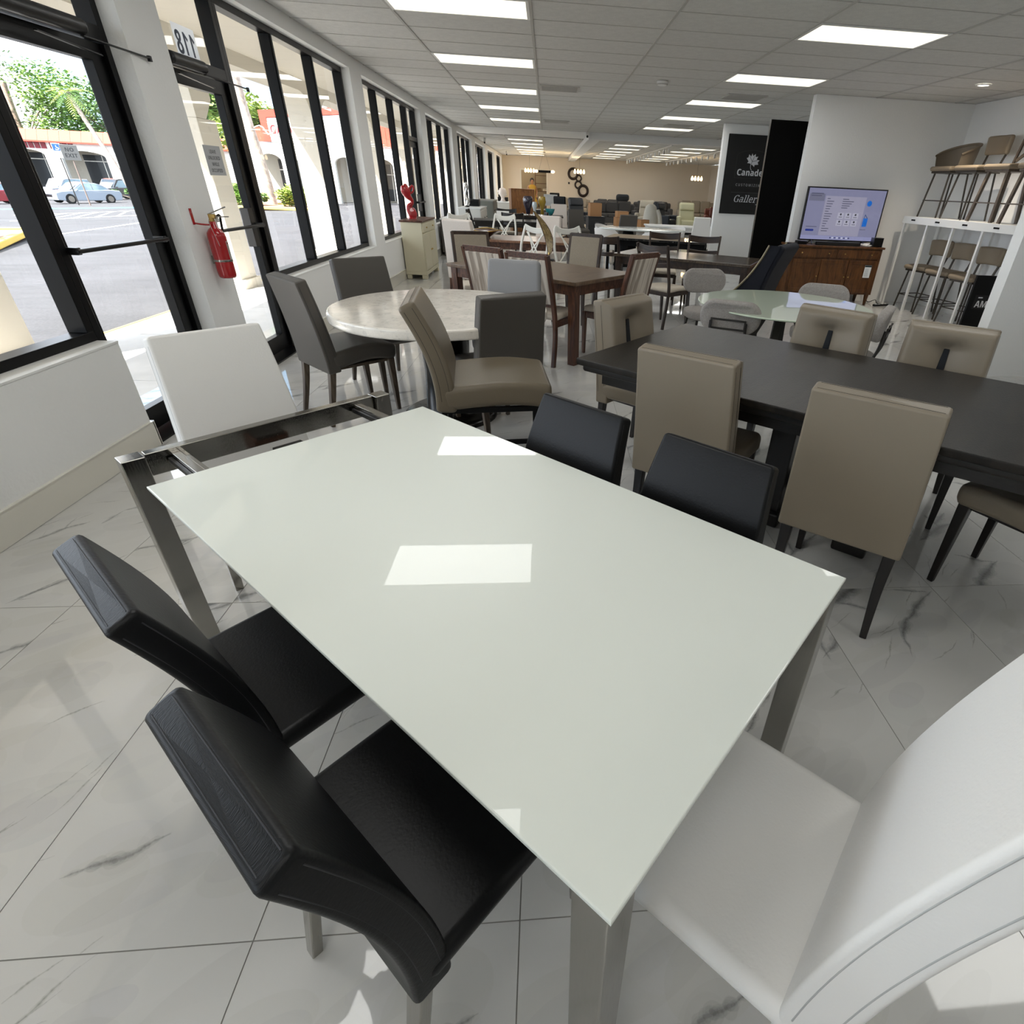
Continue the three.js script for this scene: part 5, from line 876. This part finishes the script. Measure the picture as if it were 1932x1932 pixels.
woodTable('black_glass_table', 'dark glass topped table beyond the dark brown table', 2.0, -10.9, -.3, 1.8, .9, .74, MT.blackMatt, mat(0x1a1c1e, .08, { clearcoat: 1 }), .05);
// windows side: sideboards, statue, black dinette
function sideboard(name, label, x, z, w, h, d, m, mt, turn = Math.PI / 2, drawers = 3) {
  const t = thing(name, label, 'dresser', [x, 0, z], turn);
  obj('body', box(-w / 2, w / 2, .08, h - .03, -d / 2, d / 2, .005), m, t); obj('dresser_top', box(-w / 2 - .01, w / 2 + .01, h - .03, h, -d / 2 - .01, d / 2 + .015, .005), mt, t); obj('plinth', box(-w / 2 + .03, w / 2 - .03, 0, .08, -d / 2 + .03, d / 2 - .03), m, t);
  const dw = (w - .04) / drawers; for (let i = 0; i < drawers; i++) for (let k = 0; k < 2; k++) { const q = obj('drawer', box(-w / 2 + .02 + i * dw + .008, -w / 2 + .02 + (i + 1) * dw - .008, .11 + k * (h - .16) / 2, .1 + (k + 1) * (h - .16) / 2 - .01, d / 2, d / 2 + .012, .003), m, t); obj('knob', new THREE.SphereGeometry(.014, 10, 8).translate(-w / 2 + .02 + (i + .5) * dw, .1 + (k + .5) * (h - .16) / 2, d / 2 + .024), MT.darkSteel, q); }
  return t;
}
sideboard('grey_sideboard', 'grey wood sideboard with pale top beyond the cream cabinet', -2.12, -14.6, 1.5, .76, .5, MT.greyWood, MT.white);
sideboard('white_dresser', 'white dresser by the windows carrying the silver statue', -2.0, -17.0, 1.7, .9, .55, MT.whitePaint, MT.white);
sideboard('green_dresser', 'pale grey green dresser behind the white dresser', -1.95, -20.2, 1.6, 1.0, .55, mat(0x7e8078, .5), mat(0x9a9c96, .4));
sideboard('low_dresser', 'white low dresser with ornaments near the end of the windows', -1.7, -24.5, 1.6, .85, .55, MT.whitePaint, MT.white);
{
  const s = thing('silver_statue', 'slim silver and black statue standing on the white dresser', 'sculpture', [-2.1, .9, -16.6]); obj('figure', [sweep([V(0, .02, 0), V(.03, .15, 0), V(-.02, .28, .01), V(.02, .42, 0), V(0, .5, 0)], (t) => .07 + .03 * Math.sin(t * 8), .06, { r: .028, cap: .02 }), new THREE.SphereGeometry(.045, 14, 10).translate(0, .52, 0)], MT.chrome, s); obj('base', bx(.1, .02, .1, 0, 0, 0, .003), MT.black, s);
  const b = thing('black_chest', 'small black lidded chest on the white dresser', 'box', [-2.0, .9, -17.4], Math.PI / 2); obj('body', box(-.16, .16, 0, .13, -.14, .14, .006), MT.black, b); obj('lid', box(-.165, .165, .132, .165, -.145, .145, .006), MT.blackPlastic, b);
  const k = thing('bust', 'pale ornament head near the end of the windows', 'sculpture', [-1.7, .85, -24.2]); obj('head', lathe([[0, .02], [.1, .02], [.06, .1], [.07, .16], [.13, .24], [.15, .34], [.11, .44], [0, .48]], 24), mat(0xe6d9cd, .5), k); obj('base', cyl(.12, .12, .02, 0, 0, 0, 20), MT.white, k);
  const f = thing('flower_arrangement', 'white flowers in a dark box on the low dresser', 'flowers', [-1.75, .85, -25.0]); obj('trough', box(-.2, .2, 0, .14, -.12, .12, .01), MT.black, f); const r = rng(61); for (let i = 0; i < 12; i++) { const x = (r() - .5) * .36, z = (r() - .5) * .2, h = .2 + r() * .14; const st = obj('flower_stem', bar([x * .6, .13, z * .6], [x, h, z], .006), leafMats[1], f); obj('flower_head', new THREE.SphereGeometry(.045, 8, 6).translate(x, h, z), mat(0xeceae4, .8), st); }
}
const blackRail = railChair(MT.espresso);
woodTable('black_dining_table', 'black dining table of the dark dinette by the windows', -.95, -14.4, .1, 1.5, .9, .75, MT.espresso, MT.espresso, .07);
[[-.75, -13.3, .05, -1, 'black ladder back chair nearest the camera at the black dinette'], [.0, -14.3, -1, .1, 'black chair at the right end of the black dinette'], [-1.82, -14.2, 1, 0, 'black chair at the left end of the black dinette'], [-1.0, -15.4, 0, 1, 'black chair on the far side of the black dinette']].forEach(([x, z, a, b, l]) => seatAt(blackRail, 'ladder_chair', l, 'chair', 0, x, z, a, b, .36));
{
  const p = thing('paper_sheet', 'white paper sheet standing on the black dinette table', 'paper', [-1.0, .75, -14.1], .2); obj('sheet', box(-.14, .14, 0, .2, -.002, .002).rotateX(-.3), MT.white, p); obj('easel', bar([0, .004, -.09], [0, .12, -.035], .02, .006), MT.chrome, p);
  woodTable('display_table', 'dark display table carrying coloured glass vases', -.25, -16.2, 0, 1.3, .8, .8, MT.espresso, MT.walnutDark, .06);
  const vase = (x, z, c, label, pts, o = {}) => { const v = thing('glass_vase', label, 'vase', [x, .8, z]); obj('vessel', lathe(pts, 28), mat(c, .1, { clearcoat: 1, ...o }), v); obj('foot', cyl(.06, .05, .012, 0, 0, 0, 20), MT.chrome, v); };
  vase(-.5, -16.1, 0x2a2433, 'dark violet tall glass vase at the left of the display table', [[0, .01], [.05, .02], [.06, .1], [.12, .25], [.13, .36], [.09, .42], [.085, .42], [.12, .35], [.11, .25], [.05, .1], [0, .03]]);
  vase(-.14, -16.2, 0xb0902f, 'amber glass vase at the middle of the display table', [[0, .01], [.05, .02], [.04, .14], [.1, .3], [.08, .42], [.075, .42], [.09, .3], [.03, .14], [0, .03]]);
  vase(.06, -16.0, 0x2f8f96, 'teal glass dish at the right of the display table', [[0, .01], [.06, .02], [.1, .08], [.13, .16], [.125, .16], [.09, .085], [0, .03]]);
  vase(-.33, -15.95, 0xc9d2d4, 'clear twisted glass vase between the violet and amber ones', [[0, .01], [.05, .02], [.03, .12], [.07, .22], [.05, .3], [.045, .3], [.06, .22], [.02, .12], [0, .03]]);
  const d = thing('reception_desk', 'oak reception desk with a pale end panel before the far opening', 'desk', [-.95, 0, -22.0]); obj('front_panel', boxUV(box(-.3, .5, 0, 1.3, -.03, .03, .004)), MT.oak, d); obj('end_panel', box(-.38, -.3, 0, 1.32, -.5, .05, .004), mat(0xd9b49a, .6), d); obj('worktop', boxUV(box(-.3, .5, 1.3, 1.33, -.5, .05, .004)), MT.oak, d); obj('rear_panel', boxUV(box(.44, .5, 0, 1.3, -.5, -.03, .004)), MT.oak, d);
  const m = thing('monitor', 'white computer display on a counter right of the desk', 'monitor', [.1, .78, -20.4]); obj('casing', box(-.22, .22, .12, .44, -.02, .02, .01), MT.white, m); obj('stand', [bx(.05, .13, .04, 0, 0, -.03, .004), bx(.2, .012, .14, 0, 0, 0, .004)], MT.chrome, m);
  woodTable('counter_table', 'grey counter table holding the white display', .15, -20.4, 0, 1.2, .6, .78, MT.greyWood, MT.greyWood, .05);
  const oc = new THREE.Group(); obj('backrest', sweep([V(0, .55, -.24), V(0, .8, -.28), V(0, 1.2, -.32)], .44, .07, { r: .03, cap: .03 }), MT.black, oc); obj('seat', bx(.48, .09, .46, 0, .44, 0, .03), MT.black, oc); for (const k of [-1, 1]) obj('armrest', [bar([k * .27, .46, -.1], [k * .27, .66, -.1], .03), bx(.05, .03, .28, k * .27, .66, 0, .01)], MT.black, oc); obj('column', cyl(.025, .025, .36, 0, .09, 0, 12), MT.chrome, oc); obj('star_base', [...Array(5)].map((_, i) => bar([0, .1, 0], [Math.cos(i * 1.257) * .3, .05, Math.sin(i * 1.257) * .3], .04, .025)), MT.black, oc); for (let i = 0; i < 5; i++) obj('castor', new THREE.SphereGeometry(.03, 10, 8).translate(Math.cos(i * 1.257) * .3, .03, Math.sin(i * 1.257) * .3), MT.rubber, oc);
  place(oc, [.42, 0, -26.2], .4, 'office_chair', 'black office chair beside the reception counter', 'chair');
  place(oc, [.55, 0, -19.2], 2.5, 'office_chair', 'black low office chair in front of the grey counter', 'chair');
  seatAt(greyChair, 'grey_chair', 'dark upholstered chair left of the charcoal chest', 'chair', 0, .75, -16.9, .3, .95, .32);
  seatAt(slipChair, 'slip_chair', 'grey white upholstered chair behind the vases', 'chair', 0, .32, -17.6, 0, 1, .35);
}
// wall art, pendants, track lights, cameras
{
  const t = thing('ring_wall_art', 'wall art of four dark metal rings on the far wall', 'wall art', [1.7, 0, FARZ + .03]);
  for (const [x, y, r] of [[-.28, 2.05, .24], [.04, 1.85, .14], [.02, 1.54, .17], [.3, 1.26, .25]]) obj('ring', [new THREE.TorusGeometry(r, r * .26, 10, 36).scale(1, 1, .5).translate(x, y, .03)], mat(0x2b211d, .35, { metalness: .6 }), t);
  const glow = new THREE.MeshStandardMaterial({ color: 0xffffff, emissive: 0xffd9a0, emissiveIntensity: 1.5 });
  const lin = thing('linear_pendant', 'black linear pendant lamp with glowing ends hung before the far opening', 'pendant lamp', [-.13, 2.0, -30]); obj('tube_body', cyl(.05, .05, .6, 0, -.3, 0, 16).rotateZ(Math.PI / 2), MT.blackMatt, lin); for (const k of [-1, 1]) { obj('lamp_end', new THREE.SphereGeometry(.06, 14, 10).scale(1.6, 1, 1).translate(k * .38, 0, 0), glow, lin); obj('suspension_cable', bar([k * .25, .05, 0], [k * .04, .76, 0], .006), MT.black, lin); const l = new THREE.PointLight(0xffd9a0, .6); l.position.set(k * .38, 0, 0); lin.add(l); } obj('canopy', cyl(.06, .06, .02, 0, .74, 0, 16), MT.black, lin);
  for (const [x, z, y, l] of [[1.5, -30, 2.08, 'cluster pendant of small warm bulbs before the ring wall art'], [6.65, -28, 2.0, 'cluster pendant of warm glass bulbs at the right of the far hall'], [-.9, -33, 2.08, 'gold branch pendant lamp before the far opening']]) {
    const p = thing('cluster_pendant', l, 'pendant lamp', [x, y, z]); obj('bar', [bar([-.25, .08, 0], [.25, .08, 0], .02)], MT.brass, p); obj('cable', bar([0, .08, 0], [0, CEIL - y, 0], .006), MT.black, p);
    for (let i = 0; i < 4; i++) obj('bulb', lathe([[0, -.11], [.045, -.09], [.055, -.03], [.03, .05], [.012, .08]], 14).translate(-.21 + i * .14, 0, 0), glow, p);
    const q = new THREE.PointLight(0xffd9a0, .8); q.position.set(-.21 + .14, -.03, 0); p.add(q);
  }
  for (const [x, l] of [[4.05, 'row of small spotlights on a ceiling track, left track'], [6.1, 'row of small spotlights on a ceiling track, right track']]) { const k = thing('track_light', l, 'track light', [x, CEIL - .01, -27]); obj('track', box(-.02, .02, -.03, .004, -6, 6), MT.white, k); for (let i = 0; i < 13; i++) { const z = -5.6 + i * .93; obj('spot_head', [cyl(.035, .035, .13, 0, -.2, z, 12), cyl(.008, .008, .06, 0, -.08, z, 8)], i % 3 ? MT.steel : MT.white, k); } }
  for (const [x, y, z, l] of [[1.1, 2.7, -18.05, 'small white security camera on the beam corner'], [-2.1, 2.66, -22.5, 'small security camera on the ceiling by the windows'], [-1.9, 2.66, -31, 'small security camera at the far end of the window wall']]) { const c = thing('security_camera', l, 'camera', [x, y, z]); obj('mount', cyl(.04, .04, CEIL - y, 0, 0, 0, 16), MT.white, c); obj('camera_body', [cyl(.035, .035, .12, 0, -.06, 0, 16).rotateX(1.2).translate(0, -.02, .03)], MT.white, c); obj('lens', new THREE.SphereGeometry(.03, 12, 10).translate(0, -.04, .085), MT.black, c); }
  const sw = thing('wall_switch', 'small dark thermostat on the far wall left of the ring art', 'thermostat', [1.2, 1.6, FARZ + .012]); obj('plate', box(-.05, .05, -.05, .05, -.01, .01, .004), MT.darkSteel, sw); obj('dial', cyl(.02, .02, .01, 0, 0, 0, 14).rotateX(Math.PI / 2).translate(0, 0, .012), MT.black, sw);
}
// room behind the far opening: lit shelf and a standing person
{
  const s = thing('office_shelf', 'shelf unit with folded goods in the room behind the far opening', 'shelf', [-.3, 0, -37.6]); for (let i = 0; i < 5; i++) obj('board', box(-.4, .4, .3 + i * .4, .33 + i * .4, -.2, .2), MT.walnut, s); for (const k of [-1, 1]) obj('upright', box(k * .4 - .02, k * .4 + .02, 0, 2.1, -.2, .2), MT.walnut, s);
  for (let i = 0; i < 6; i++) { const f = thing('folded_cloth', ['grey', 'beige', 'cream', 'brown', 'tan', 'white'][i] + ' folded cloth stack on the office shelf', 'cloth', [-.5 + (i % 2) * .38, .33 + Math.floor(i / 2) * .4, -37.6]); for (let k = 0; k < 3; k++) obj('fold', bx(.3, .05, .3, 0, k * .05, 0, .02), mat([0x77736c, 0xa99a82, 0xcfc6b4, 0x6d5641, 0x94836b, 0xd9d6ce][i], .95), f); }
  const l = new THREE.PointLight(0xffe6c0, 3); l.position.set(-1.6, 2.4, -37.2); const lp = thing('office_lamp', 'warm ceiling lamp in the room behind the far opening', 'lamp', [-1.6, 2.4, -37.2]); obj('lamp_globe', new THREE.SphereGeometry(.12, 18, 12), new THREE.MeshStandardMaterial({ emissive: 0xffe2b5, emissiveIntensity: 1.4, color: 0xffffff }), lp); obj('rod', bar([0, .1, 0], [0, .38, 0], .012), MT.brass, lp); l.position.set(0, 0, 0); lp.add(l);
  const person = thing('person', 'person in a mustard yellow dress standing at the far opening', 'person', [-.82, 0, -34.3], .15);
  const capsule = (field) => { const mc = new MarchingCubes(48, new THREE.MeshBasicMaterial(), false, false, 60000); mc.isolation = 0; const N = 48, cx = 0, cy = .9, sc = 1; for (let k = 0; k < N; k++) for (let j = 0; j < N; j++) for (let i = 0; i < N; i++) { const p = V((i / N * 2 - 1) * sc, (j / N * 2 - 1) * sc + cy, (k / N * 2 - 1) * sc); mc.field[i + j * N + k * N * N] = -field(p); } mc.update(); const n = mc.count, g = new THREE.BufferGeometry(), P = mc.positionArray.slice(0, n * 3), Q = mc.normalArray.slice(0, n * 3); for (let i = 0; i < n; i++) P[i * 3 + 1] += cy; g.setAttribute('position', new THREE.BufferAttribute(new Float32Array(P), 3)); g.setAttribute('normal', new THREE.BufferAttribute(new Float32Array(Q), 3)); return g; };
  const seg = (p, a, b, r0, r1) => { const d = b.clone().sub(a), t = clamp(p.clone().sub(a).dot(d) / d.lengthSq()); return p.distanceTo(a.clone().addScaledVector(d, t)) - mix(r0, r1, t); };
  const smin = (a, b, k = .04) => { const h = clamp(.5 + .5 * (b - a) / k); return mix(b, a, h) - k * h * (1 - h); };
  const bones = [[V(0, .95, 0), V(0, 1.3, 0), .13, .13], [V(-.12, 1.36, 0), V(.12, 1.36, 0), .07, .07], [V(0, 1.38, 0), V(0, 1.5, .01), .05, .045], [V(0, 1.56, .01), V(0, 1.62, .015), .085, .09], [V(-.19, 1.36, 0), V(-.24, 1.1, .02), .048, .04], [V(-.24, 1.1, .02), V(-.2, .88, .1), .038, .03], [V(.19, 1.36, 0), V(.25, 1.12, .0), .048, .04], [V(.25, 1.12, 0), V(.22, .9, .1), .038, .03], [V(-.2, .88, .1), V(-.19, .78, .14), .034, .022], [V(.22, .9, .1), V(.21, .8, .14), .034, .022], [V(-.09, .92, 0), V(-.1, .5, .01), .085, .06], [V(-.1, .5, .01), V(-.1, .08, 0), .055, .038], [V(.09, .92, 0), V(.1, .5, .01), .085, .06], [V(.1, .5, .01), V(.1, .08, 0), .055, .038], [V(-.1, .05, -.02), V(-.1, .04, .14), .04, .032], [V(.1, .05, -.02), V(.1, .04, .14), .04, .032]];
  obj('body', capsule((p) => bones.reduce((d, b) => smin(d, seg(p, ...b)), 9)), mat(0x8d6448, .6), person);
  obj('dress', [lathe([[.3, .42], [.29, .55], [.23, .85], [.17, 1.0], [.175, 1.2], [.21, 1.36], [.12, 1.44], [.07, 1.45]], 28).scale(1, 1, .72)], mat(0x9c7a24, .85, { side: THREE.DoubleSide }), person);
  obj('hair', [new THREE.SphereGeometry(.112, 18, 14).scale(1, 1.15, 1).translate(0, 1.635, -.022), new THREE.SphereGeometry(.07, 12, 10).translate(0, 1.54, -.07)], mat(0x1a1310, .7), person);
  obj('face', [new THREE.SphereGeometry(.012, 8, 6).translate(-.032, 1.61, .098), new THREE.SphereGeometry(.012, 8, 6).translate(.032, 1.61, .098), bx(.045, .008, .01, 0, 1.553, .092, .002)], mat(0x20120c, .5), person);
}
renderer.render(scene, camera);
